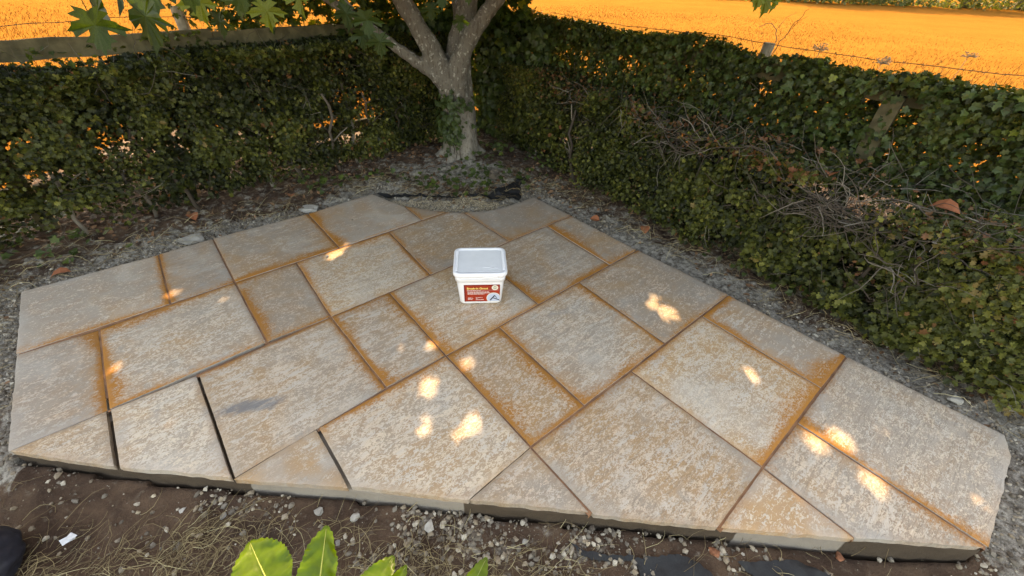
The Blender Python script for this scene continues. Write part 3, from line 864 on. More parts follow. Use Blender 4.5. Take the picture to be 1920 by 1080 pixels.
def build_tub():
    t = empty('grout_tub', (-0.178, 1.832, 0.003), math.radians(5.5))
    meta(t, 'white rectangular plastic tub with red brush-in grout label standing on the patio', 'tub')
    V, T, Q = loft([(0.200, 0.178, 0.020, 0.001), (0.222, 0.200, 0.026, 0.004), (0.230, 0.208, 0.028, 0.012), (0.252, 0.226, 0.03, 0.160), (0.252, 0.226, 0.03, 0.1605), (0.264, 0.238, 0.032, 0.163), (0.268, 0.242, 0.033, 0.198)])
    me = mesh_data('tub_body', V, [T, Q], M_TUB, True); obj('tub_body', me, t)
    # lid: rim with a recessed panel
    V, T, Q = loft([(0.268, 0.242, 0.033, 0.1985), (0.280, 0.254, 0.036, 0.199), (0.284, 0.258, 0.038, 0.203), (0.284, 0.258, 0.038, 0.215), (0.280, 0.254, 0.037, 0.221), (0.268, 0.242, 0.033, 0.223), (0.252, 0.224, 0.028, 0.2225), (0.246, 0.218, 0.026, 0.219), (0.238, 0.206, 0.024, 0.2165)], True, True)
    lid = obj('lid', mesh_data('lid', V, [T, Q], M_TUB, True), t)
    V, T, Q = loft([(0.236, 0.200, 0.023, 0.2168), (0.234, 0.198, 0.022, 0.2182)], False, True)
    obj('lid_panel', mesh_data('lid_panel', V, [T, Q], M_LIDPANEL, False), lid)
    mb = MB(); mb.add(*box((0, 0, 0), (0.013, 0.005, 0.0045)))
    rib = mb.mesh('rim_rib', M_TUB)
    for sx in (-1, 1):
        for i in range(15):
            obj('rim_rib', rib, lid, (sx * 0.1235, -0.088 + i * 0.0125, 0.2222))
    mb = MB()
    mb.add(*box((0.052, -0.1305, 0.207), (0.075, 0.006, 0.010)))
    mb.add(*box((0.0, -0.1235, 0.1855), (0.20, 0.004, 0.003)))
    obj('pull_tab', mb.mesh('pull_tab', M_TUB), lid)
    for x_, y_, l_, a_ in ((.045, -.062, .055, -.15), (.062, -.070, .03, .6), (.085, -.066, .022, -.5)):
        mb = MB(); mb.add(*box((x_, y_, .2186), (l_, .006, .0012), a_)); obj('moulded_mark', mb.mesh('moulded_mark', M_TUB), lid)
    # label on the sloping front: plane from (z .012, y -.104) to (z .16, y -.113)
    slope = math.atan2(0.009, 0.148)
    def flat(name, pts, mat, lift, parent):
        pts = np.array(pts)
        y = -0.104 - (pts[:, 1] - 0.012) * 0.009 / 0.148 - lift
        V = np.column_stack([pts[:, 0], y, pts[:, 1]])
        Vb = V + np.array([0, 0.0006, 0])
        n = len(V)
        me = bpy.data.meshes.new(name)
        f = [list(range(n)), list(range(2 * n - 1, n - 1, -1))] + [[i, n + i, n + (i + 1) % n, (i + 1) % n] for i in range(n)]
        me.from_pydata([tuple(v) for v in np.concatenate([V, Vb])], [], f)
        me.materials.append(mat)
        return obj(name, me, parent)
    def rect(x0, x1, z0, z1): return [(x0, z0), (x1, z0), (x1, z1), (x0, z1)]
    def disc(cx, cz, r, x_max=None, z_min=None, n=28):
        p = [(cx + r * math.cos(2 * PI * i / n), cz + r * math.sin(2 * PI * i / n)) for i in range(n)]
        return [(min(x, x_max) if x_max else x, max(z, z_min) if z_min else z) for x, z in p]
    x0, x1, z0, z1 = -0.088, 0.104, 0.022, 0.142
    lab = flat('label', rect(x0, x1, z0, z1), M_LABEL_DARK, 0.0008, t)
    flat('label_face', rect(x0 + 0.007, x1 - 0.002, z0 + 0.004, z1 - 0.006), M_LABEL_RED, 0.0014, lab)
    flat('badge', disc(0.077, 0.121, 0.0175), M_BADGE, 0.0020, lab)
    flat('badge_centre', disc(0.077, 0.121, 0.0105), M_BADGE2, 0.0026, lab)
    flat('badge_band', rect(0.068, 0.086, 0.1185, 0.1235), M_BADGE, 0.0031, lab)
    flat('picture_rim', disc(0.070, 0.047, 0.0385, x1 - 0.0005, z0 + 0.001), M_BADGE, 0.0019, lab)
    flat('brush_picture', disc(0.070, 0.046, 0.0355, x1 - 0.001, z0 + 0.002), M_SKYBLUE, 0.0025, lab)
    def bar(ax, az, bx, bz, w): 
        d = np.array([bx - ax, bz - az]); d /= np.linalg.norm(d); nn = np.array([-d[1], d[0]]) * w / 2
        a = np.array([ax, az]); b = np.array([bx, bz]); return [tuple(a - nn), tuple(b - nn), tuple(b + nn), tuple(a + nn)]
    flat('picture_tool', bar(0.051, 0.031, 0.076, 0.066, 0.007), M_TOOL, 0.0030, lab)
    flat('picture_tool', bar(0.069, 0.047, 0.101, 0.033, 0.006), M_TOOL, 0.0034, lab)
    flat('picture_tool', bar(0.076, 0.066, 0.088, 0.046, 0.003), M_TOOL, 0.0037, lab)
    def text(s, size, x, z, mat, name, bold=0.0):
        cu = bpy.data.curves.new(name, 'FONT'); cu.body = s; cu.size = size; cu.extrude = 0.0003; cu.offset = bold
        tmp = bpy.data.objects.new(name, cu); COL.objects.link(tmp)
        dg = bpy.context.evaluated_depsgraph_get()
        me = bpy.data.meshes.new_from_object(tmp.evaluated_get(dg)); bpy.data.objects.remove(tmp)
        me.name = name; me.materials.clear(); me.materials.append(mat)
        o = obj(name, me, lab)
        o.rotation_euler = (PI / 2 + slope, 0, 0)
        o.location = (x, -0.104 - (z - 0.012) * 0.009 / 0.148 - 0.0024, z)
        return o
    text('Brush-in Grout', 0.0182, -0.073, 0.1115, M_YELLOW, 'lettering', 0.0006)
    for (a, b, z, h) in ((-0.073, 0.000, 0.1015, 0.0028), (-0.070, 0.045, 0.092, 0.0036), (-0.070, 0.052, 0.0845, 0.0036), (-0.070, 0.020, 0.077, 0.0034), (-0.069, -0.045, 0.050, 0.0025), (-0.069, -0.040, 0.044, 0.0025), (-0.069, -0.045, 0.038, 0.0025), (-0.027, 0.010, 0.051, 0.0025), (-0.027, -0.014, 0.045, 0.0025), (-0.027, 0.018, 0.036, 0.003), (-0.073, 0.098, 0.1025 + 0.001, 0.0006)):
        # unreadably small print: broken word-length dashes
        x = a
        while x < b:
            l = min(b - x, rng.uniform(0.008, 0.02)) if h > 0.001 else b - x
            flat('small_print', rect(x, x + l, z - h / 2, z + h / 2), M_PRINT, 0.0021, lab)
            x += l + 0.0022
    return t
build_tub()

# ------------------------------------------------------------------ fences
LP, LQ = np.array([-2.98, 1.886]), np.array([-1.6, 3.336])
uL = (LQ - LP) / np.linalg.norm(LQ - LP); nL = np.array([-uL[1], uL[0]])
RP, RQ = np.array([0.45, 3.45]), np.array([1.99, 1.80])
uR = (RQ - RP) / np.linalg.norm(RQ - RP); nR = np.array([-uR[1], uR[0]])
aL = math.atan2(uL[1], uL[0]); aR = math.atan2(uR[1], uR[0])
CORNER = np.array([-0.44, 5.21])

def plank(mb, a, b, zc, h, t, jit=0.003):
    """a board from a to b (2D) with a gentle wander, several segments"""
    a = np.array(a); b = np.array(b); L = np.linalg.norm(b - a); k = max(2, int(L / 0.15))
    e = (b - a) / L; nn = np.array([-e[1], e[0]])
    V = []
    for i in range(k + 1):
        p = a + (b - a) * i / k
        dz = rng.normal(0, jit); dn = rng.normal(0, jit * 0.5)
        for sx, sz in ((-1, -1), (1, -1), (1, 1), (-1, 1)):
            q = p + nn * (sx * t / 2 + dn)
            V.append((q[0], q[1], zc + dz + sz * h / 2 + rng.normal(0, jit * 0.3)))
    V = np.array(V); Q = []
    for i in range(k):
        for j in range(4):
            Q.append((4 * i + j, 4 * i + (j + 1) % 4, 4 * i + 4 + (j + 1) % 4, 4 * i + 4 + j))
    Q += [(3, 2, 1, 0), (4 * k, 4 * k + 1, 4 * k + 2, 4 * k + 3)]
    mb.add(V, None, np.array(Q))

def rail_fence(P0, P1, label, posts, palings=()):
    f = empty('post_and_rail_fence', (P0[0], P0[1], 0))
    inv = np.array([P0[0], P0[1], 0])
    meta(f, label, 'fence')
    P0 = np.array(P0); P1 = np.array(P1); L = np.linalg.norm(P1 - P0); e = (P1 - P0) / L; nn = np.array([-e[1], e[0]])
    ang = math.atan2(e[1], e[0])
    def part(name, mb):
        me = mb.mesh(name, M_WOOD)
        o = obj(name, me, f); o.location = (-inv[0], -inv[1], 0)
        return o
    for s in posts:
        p = P0 + e * s - nn * 0.058
        mb = MB(); mb.add(*box((p[0], p[1], 0.36), (0.085, 0.075, 1.26 + rng.uniform(-0.02, 0.03)), ang + rng.normal(0, 0.05), None, 0.003)); part('post', mb)
    cuts = sorted(set([0.0] + list(posts[1::1]) + [L]))
    for zc, h in ((0.985, 0.105), (0.60, 0.10), (0.22, 0.10)):
        for a, b in zip(cuts[:-1], cuts[1:]):
            if b - a < 0.1: continue
            mb = MB(); plank(mb, P0 + e * (a + 0.004), P0 + e * (b - 0.004), zc + rng.normal(0, 0.008), h, 0.036); part('rail', mb)
    for s, z0, z1 in palings:
        p = P0 + e * s - nn * 0.036
        mb = MB(); mb.add(*box((p[0], p[1], (z0 + z1) / 2), (0.095, 0.020, z1 - z0), ang, None, 0.003)); part('paling', mb)
    return f
offL = LP + nL * 0.45
L_start = offL - uL * 1.7
lenL = float((CORNER - L_start) @ uL)
rail_fence(L_start, L_start + uL * lenL, 'weathered post and rail fence behind the left hedge, its pale top rail showing', [0.15, 1.95, 3.3, 4.6, lenL - 0.05])
offR = RP + nR * 0.55
sp = float((np.array([2.09, 2.5]) - CORNER) @ uR)
rail_fence(CORNER + uR * 0.1, CORNER + uR * 6.0, 'weathered post and rail fence behind the right hedge, overgrown with ivy', [0.05, 0.95, 2.25, sp - 0.1, sp + 1.7], [(0.28 + 0.17 * i, 0.52, 1.04) for i in range(4)])

def wire_fence(P0, P1, posts, label, lean):
    f = empty('wire_fence', (0, 0, 0)); meta(f, label, 'wire fence')
    P0 = np.array(P0); P1 = np.array(P1)
    for (x, y, h) in posts:
        mb = MB()
        n = 7
        zz = np.linspace(-0.3, h, n)
        mb.add(*tube(np.stack([x + lean[0] * zz, y + lean[1] * zz, zz], 1), np.linspace(0.047, 0.043, n) + rng.normal(0, 0.001, n), 12))
        obj('post', mb.mesh('post', M_POSTWOOD, False), f)
    for z in (1.075, 0.93, 0.7):
        mb = MB()
        t = np.linspace(0, 1, 40)
        pts = np.column_stack([P0[0] + (P1[0] - P0[0]) * t, P0[1] + (P1[1] - P0[1]) * t, z - 0.03 * np.abs(np.sin(t * PI * 3)) + rng.normal(0, 0.004, 40)])
        mb.add(*tube(pts, 0.0022, 4, False))
        L = np.linalg.norm(P1 - P0)
        for s in np.arange(0.05, L, 0.1):
            k = s / L; p = np.array([np.interp(k, t, pts[:, i]) for i in range(3)])
            for _ in range(2):
                d = rng.normal(0, 1, 3); d /= np.linalg.norm(d)
                mb.add(*tube([p - d * 0.013, p + d * 0.013], [0.0022, 0.0010], 3, False))
        obj('barbed_wire', mb.mesh('barbed_wire', M_WIRE), f)
wL = LP + nL * 1.2
wire_fence(wL - uL * 2.5, wL + uL * 3.2, [(-2.74, 3.88, 1.13), (-4.6, 1.95, 1.12)], 'barbed wire strands on a round post along the field beyond the left fence', (-0.03, 0.02))
wR = RP + nR * 1.3
wire_fence(wR - uR * 1.6, wR + uR * 4.2, [(1.905, 3.80, 1.06), (4.05, 1.5, 1.05)], 'barbed wire strands on a pale round post along the field beyond the right fence', (0.04, 0.0))

# ------------------------------------------------------------------ hedges
def hedge_leaves(P0, u, n, L, depth, top, dens, seed, size, holes=(), low=0.10, top_wob=0.05, glow=0.0, dtop=0.0, fall=0.0):
    """leaf cloud concentrated in a shell on the garden face and the top"""
    N0 = int(dens * L * (top + depth))
    s = rng.uniform(0, L, N0)
    face = rng.random(N0)
    tz = top + (vnoise(s * 2.2, s * 0, seed) - 0.5) * 2 * top_wob - fall * np.clip((s - 1.6) / 1.6, 0, 1)
    z = low + (tz - low) * rng.random(N0) ** 0.85
    d = depth * np.abs(rng.normal(0, 0.42, N0))
    ontop = face > 0.72
    d = np.where(ontop, rng.uniform(0, depth, N0), d)
    z = np.where(ontop, tz - np.abs(rng.normal(0, 0.05, N0)), z)
    bulge = (fbm(s * 3.0, z * 3.0, seed + 1, 3) - 0.5) * 0.24 + (fbm(s * 11.0, z * 11.0, seed + 3, 2) - 0.5) * 0.12
    # clipped face leans back at the top and is undercut at the foot
    under = (0.05 if glow else 0.10) * np.clip((0.18 - z) / 0.18, 0, 1) ** 1.5
    d = d - bulge + under + 0.03 * (z / top) ** 2
    keep = (d < depth + 0.05) & (z > low - 0.02)
    # clumpy density
    cl = fbm(s * 7.5, z * 7.5 + d * 4, seed + 2, 3)
    keep &= rng.random(N0) < np.clip((cl - 0.33) / 0.22, 0.10, 1.0)
    footfade = np.clip((z - low) / 0.16, 0.45, 1)
    keep &= rng.random(N0) < footfade
    for (hs, hz, rs, rz, k) in holes:
        q = ((s - hs) / rs) ** 2 + ((z - hz) / rz) ** 2
        keep &= ~((q < 1) & (rng.random(N0) < k))
    s, z, d, ontop = s[keep], z[keep], d[keep], ontop[keep]
    m = len(s)
    xy = P0[None] + u[None] * s[:, None] + n[None] * d[:, None]
    P = np.column_stack([xy, z])
    out = np.column_stack([-np.repeat(n[None], m, 0), np.full(m, 0.55)])
    out[ontop] = np.array([0, 0, 1.0]) - 0.3 * np.array([n[0], n[1], 0])
    nr = out + rng.normal(0, 0.55, (m, 3))
    Rm = frames(nr)
    sc = size * rng.uniform(0.6, 1.25, m) * (0.62 + 0.8 * fbm(s * 2.6, z * 2.6, seed + 15, 2))
    hue = np.clip(0.08 + 0.62 * fbm(s * 5, z * 5, seed + 5, 3) + rng.normal(0, 0.20, m) + (0.34 if glow else 0.16) * ontop - 2.2 * np.clip(d, 0, 0.2) + glow * np.clip((s - 2.4) / 1.6, 0, 1), 0, 0.93)  # top leaves lightened, inner leaves darkened: light and shade put into the leaf colour
    dead = rng.random(m) < 0.005 + 0.05 * np.clip((fbm(s * 5, z * 5, seed + 8, 2) - 0.62) / 0.2, 0, 1)
    dead |= rng.random(m) < dtop * np.clip((z - top + 0.17) / 0.12, 0, 1) * np.clip((fbm(s * 4, d * 6, seed + 12, 3) - 0.35) / 0.2, 0, 1)
    hue = np.where(dead, rng.uniform(0.95, 1.0, m), hue)
    return P, Rm, sc, hue

def twig_cloud(P0, u, n, L, depth, top, count, seed, region=None, rmax=0.0032, lens=(0.12, 0.35)):
    mb = MB()
    for i in range(count):
        if region:
            hs, hz, rs, rz = region
            s = rng.normal(hs, rs * 0.5); z = rng.normal(hz, rz * 0.5); d = rng.uniform(-0.015, 0.13)
        else:
            s = rng.uniform(0, L); z = top * rng.random() ** 0.8; d = rng.uniform(0.02, depth)
        p = np.array([*(P0 + u * s + n * d), max(z, 0.0)])
        dr = np.array([*(u * rng.normal(0, 0.9) - n * rng.normal(0.10, 0.30)), rng.normal(0.05, 0.45)])
        dr /= np.linalg.norm(dr)
        k = 5; ln = rng.uniform(*lens) / k
        pts = [p]
        for j in range(k):
            dr = dr + rng.normal(0, 0.28, 3); dr /= np.linalg.norm(dr)
            p = p + dr * ln; pts.append(p)
        r0 = rng.uniform(0.4, 1) * rmax
        mb.add(*tube(pts, np.linspace(r0, r0 * 0.35, k + 1), 3, False))
        if rng.random() < 0.8:
            q = pts[2]; d2 = dr + rng.normal(0, 0.7, 3); d2 /= np.linalg.norm(d2)
            mb.add(*tube([q, q + d2 * ln * 1.2, q + d2 * ln * 2.1 + rng.normal(0, 0.01, 3)], [r0 * 0.6, r0 * 0.45, r0 * 0.25], 3, False))
    return mb

def stem_pts(P0, u, n, s, d, h, lean, wob=0.025):
    k = 8; pts = []
    w = np.cumsum(rng.normal(0, wob, (k, 2)), 0)
    for i in range(k):
        t = i / (k - 1)
        xy = P0 + u * (s + lean * t + w[i, 0]) + n * (d + w[i, 1] * 0.7)
        pts.append((xy[0], xy[1], -0.06 + (h + 0.06) * t))
    return np.array(pts)

def hedge(name, label, P0, u, n, L, depth, top, dens, seed, size, holes, stems, low=0.10, twigs=500, bare=(), glow=0.0, dtop=0.0):
    h = empty('hedge', (P0[0], P0[1], 0)); meta(h, label, 'hedge', 'clipped hawthorn hedges round the patio')
    off = (-P0[0], -P0[1], 0)
    P, Rm, sc, hue = hedge_leaves(P0, u, n, L, depth, top, dens, seed, size, holes, low, 0.05, glow, dtop, 0.075 if glow else 0.0)
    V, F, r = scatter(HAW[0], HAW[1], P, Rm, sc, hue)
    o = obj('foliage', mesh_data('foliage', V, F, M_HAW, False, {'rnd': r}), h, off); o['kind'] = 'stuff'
    print('hedge leaves', len(P))
    mb = twig_cloud(P0, u, n, L, depth, top, twigs, seed)
    for reg, cnt in bare:
        m2 = twig_cloud(P0, u, n, L, depth, top, cnt, seed, reg, 0.0042, (0.10, 0.28))
        mb.add(np.concatenate(m2.V), None, np.concatenate(m2.Q), np.concatenate(m2.A))
    o = obj('twigs', mb.mesh('twigs', M_TWIG), h, off); o['kind'] = 'stuff'
    for (s, d, r, hh, lean) in stems:
        m2 = MB(); p = stem_pts(P0, u, n, s, d, hh, lean)
        m2.add(*tube(p, np.linspace(r, r * 0.55, len(p)) * rng.uniform(0.9, 1.1, len(p)), 7))
        for q in range(3):
            i = rng.integers(3, 7); d2 = np.array([*(u * rng.normal(0, 0.7) - n * rng.uniform(-0.2, 0.5)), rng.uniform(0.3, 0.9)])
            a = p[i]; b = a + d2 * 0.09; c = b + d2 * 0.08 + rng.normal(0, 0.02, 3)
            m2.add(*tube([a, b, c], [r * 0.5, r * 0.36, r * 0.2], 5))
        obj('stem', m2.mesh('stem', M_TWIG, True), h, off)

H0 = LP - uL * 1.15
hedge('hedge', 'tall dense clipped hawthorn hedge left of the tree, in front of the pale top rail', H0, uL, nL, 4.62, 0.40, 0.95, 52000, 101, 0.0315,
      [(1.55, 0.38, 0.22, 0.08, .85), (1.45, 0.16, 0.40, 0.11, .88), (2.0, 0.17, 0.25, 0.08, .8), (3.3, 0.34, 0.36, 0.12, .76), (3.55, 0.58, 0.25, 0.11, .75), (2.5, 0.22, 0.2, 0.06, .75), (0.6, 0.2, 0.3, 0.12, .7), (3.85, 0.42, 0.2, 0.2, .8)],
      [(0.75, 0.10, 0.024, 0.7, 0.05), (1.18, 0.06, 0.021, 0.72, -0.05), (1.55, 0.10, 0.013, 0.6, 0.15), (1.9, 0.13, 0.015, 0.7, -0.1), (2.22, 0.07, 0.016, 0.65, -0.12), (2.75, 0.12, 0.014, 0.6, 0.08), (3.0, 0.03, 0.013, 0.42, -0.28), (3.28, 0.10, 0.016, 0.65, -0.06), (3.5, 0.14, 0.018, 0.7, 0.05), (3.7, 0.05, 0.014, 0.6, -0.1), (3.9, 0.12, 0.012, 0.55, -0.05)], 0.05, 620)
RQ2 = np.array([2.09, 1.22])                       # the low hedge closes in on the patio at its lower end
uH = (RQ2 - RP) / np.linalg.norm(RQ2 - RP); nH = np.array([-uH[1], uH[0]])
H1 = RP - uH * 1.10 - nH * 0.02
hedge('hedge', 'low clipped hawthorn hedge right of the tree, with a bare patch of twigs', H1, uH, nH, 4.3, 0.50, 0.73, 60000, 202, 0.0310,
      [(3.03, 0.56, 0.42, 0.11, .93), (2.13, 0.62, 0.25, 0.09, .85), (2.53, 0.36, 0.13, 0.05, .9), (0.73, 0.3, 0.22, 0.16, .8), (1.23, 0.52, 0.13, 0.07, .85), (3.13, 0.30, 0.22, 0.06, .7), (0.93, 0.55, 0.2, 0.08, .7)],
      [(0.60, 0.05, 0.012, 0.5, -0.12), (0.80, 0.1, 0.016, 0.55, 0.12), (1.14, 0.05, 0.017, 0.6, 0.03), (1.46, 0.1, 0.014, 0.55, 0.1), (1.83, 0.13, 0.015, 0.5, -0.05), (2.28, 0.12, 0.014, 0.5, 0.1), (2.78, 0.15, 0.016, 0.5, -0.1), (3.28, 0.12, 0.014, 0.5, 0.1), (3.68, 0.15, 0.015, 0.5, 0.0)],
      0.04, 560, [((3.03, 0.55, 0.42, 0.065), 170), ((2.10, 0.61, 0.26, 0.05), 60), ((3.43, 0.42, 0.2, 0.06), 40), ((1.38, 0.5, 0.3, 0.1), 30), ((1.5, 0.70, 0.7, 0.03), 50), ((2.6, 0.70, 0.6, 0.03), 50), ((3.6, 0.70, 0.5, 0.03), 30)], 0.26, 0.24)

# ------------------------------------------------------------------ ivy on the right fence, a little on the left fence and the trunk
def ivy_on_fence(label, P0, u, n, L, count, z0, z1, thick, seed, gaps, big, back=0.6):
    v = empty('ivy', (P0[0], P0[1], 0)); meta(v, label, 'ivy')
    off = (-P0[0], -P0[1], 0)
    s = rng.uniform(0, L, count)
    top = z1 + (fbm(s * 1.8, s * 0, seed, 3) - 0.5) * 0.17 + 0.11 * np.clip(vnoise(s * 16, s * 0 + 4, seed + 9) - 0.72, 0, 1)
    z = z0 + (top - z0) * rng.random(count) ** 0.7
    d = -0.03 - thick * np.abs(rng.normal(0, 0.5, count)) * (0.6 + 0.8 * fbm(s * 4, z * 4, seed + 1, 2))
    ontop = rng.random(count) < 0.30
    z = np.where(ontop, top - np.abs(rng.normal(0, 0.035, count)), z)
    d = np.where(ontop, rng.uniform(-0.13, 0.12, count), d)
    keep = rng.random(count) < np.clip((fbm(s * 5.5, z * 5.5, seed + 2, 3) - 0.24) / 0.2, 0.25, 1)
    for (hs, hz, rs, rz, k) in gaps:
        keep &= ~((((s - hs) / rs) ** 2 + ((z - hz) / rz) ** 2 < 1) & (rng.random(count) < k))
    s, z, d, ontop = s[keep], z[keep], d[keep], ontop[keep]
    nb = int(count * back)                     # growth on the far side of the rails
    sb_ = rng.uniform(0, L, nb); s = np.concatenate([s, sb_]); z = np.concatenate([z, z0 + (z1 - 0.04 - z0) * rng.random(nb)]); d = np.concatenate([d, rng.uniform(0.06, 0.28, nb)]); ontop = np.concatenate([ontop, np.zeros(nb, bool)])
    m = len(s)
    P = np.column_stack([P0[None] + u[None] * s[:, None] + n[None] * d[:, None], z])
    nr = np.column_stack([-np.repeat(n[None], m, 0), np.full(m, 0.45)]); nr[ontop] = (0, 0, 1)
    nr = nr + rng.normal(0, 0.42, (m, 3))
    # leaves hang: stalk up, tip down
    Rm = frames(nr, rng.normal(PI, 0.7, m))
    isbig = np.zeros(m, bool)
    cand = np.where((~ontop) & (d < np.quantile(d, 0.55)))[0]
    isbig[rng.choice(cand, min(big, len(cand)), replace=False)] = True
    sc = np.where(isbig, rng.uniform(0.058, 0.088, m), rng.uniform(0.022, 0.042, m))
    hue = np.clip(0.15 + 0.5 * fbm(s * 3, z * 3, seed + 5) + rng.normal(0, 0.2, m) + 0.25 * ontop, 0, 1)  # leaves along the top coloured lighter, standing in for light on them
    k = ~isbig
    small_ivy = k & (rng.random(m) < 0.35)
    V1, F1, r1 = scatter(IVY[0], IVY[1], P[small_ivy], Rm[small_ivy], sc[small_ivy], hue[small_ivy])
    o = obj('foliage', mesh_data('foliage', V1, F1, M_IVY, False, {'rnd': r1}), v, off); o['kind'] = 'stuff'
    k2 = k & ~small_ivy
    V2, F2, r2 = scatter(HAW[0], HAW[1], P[k2], frames(nr[k2]), sc[k2] * 0.95, hue[k2] * 0.9)
    o = obj('hedge_shoots', mesh_data('hedge_shoots', V2, F2, M_HAW, False, {'rnd': r2}), v, off); o['kind'] = 'stuff'
    vs = []
    for q in range(5):
        tv = IVY[0].copy(); tv[:, 2] += 0.06 * np.sin(tv[:, 0] * (3 + q)) + 0.05 * (q - 2) * tv[:, 1] ** 2
        vs.append(mesh_data('ivy_leaf', tv, IVY[1], M_IVY, False, {'rnd': np.full(len(tv), 0.12 + 0.18 * q)}))
    for i in np.where(isbig)[0]:
        o = bpy.data.objects.new('ivy_leaf', vs[rng.integers(0, 5)])
        mtx = Matrix.Translation(Vector(P[i]) + Vector(off)) @ Matrix([list(r) for r in Rm[i]]).to_4x4() @ Matrix.Scale(float(sc[i]), 4)
        link(o, v); o.matrix_local = mtx
    mb = MB()
    for i in range(60):
        a = rng.uniform(0, L); zz = rng.uniform(z0, z1)
        p = np.array([*(P0 + u * a - n * 0.05), zz]); dr = np.array([*(u * rng.normal(0, 1)), rng.normal(-0.1, 0.3)]); pts = [p]
        for j in range(6):
            dr = dr + np.array([*(u * rng.normal(0, 0.4)), rng.normal(0, 0.3)]); dr /= np.linalg.norm(dr); p = p + dr * 0.06; pts.append(p)
        mb.add(*tube(pts, np.linspace(0.003, 0.0015, 7), 3, False))
    obj('vine_stem', mb.mesh('vine_stem', M_TWIG), v, off)['kind'] = 'stuff'
F0_ = CORNER + uR * 0.15
sv = lambda x, y: float((np.array([x, y]) - F0_) @ uR)
ivy_on_fence('dark glossy ivy climbing over the right fence above the low hedge', F0_, uR, nR, 5.6, 34000, 0.44, 1.09, 0.16, 303,
             [(sv(2.09, 2.5), 0.93, 0.16, 0.10, .9), (0.75, 0.72, 0.55, 0.30, .6), (sv(1.62, 3.0), 0.93, 0.10, 0.07, .8), (sv(2.4, 2.2), 0.83, 0.10, 0.05, .9), (sv(0.95, 3.75), 0.90, 0.16, 0.07, .8), (1.35, 0.75, 0.3, 0.2, .7)], 150)
ivy_on_fence('thin ivy and shoots over the top of the left fence rail', L_start + uL * 0.3, uL, nL, 5.2, 5200, 0.50, 0.985, 0.10, 404,
             [(1.6, 0.98, 1.4, 0.06, .55), (2.9, 0.97, 0.9, 0.06, .6)], 36)

# ------------------------------------------------------------------ tree
def smooth_curve(P, n):
    P = np.array(P, float); t = np.linspace(0, len(P) - 1, n)
    out = []
    for k in range(P.shape[1]):
        out.append(np.interp(t, np.arange(len(P)), P[:, k]))
    out = np.stack(out, 1)
    for _ in range(3):
        out[1:-1] = (out[:-2] + 2 * out[1:-1] + out[2:]) / 4
    return out

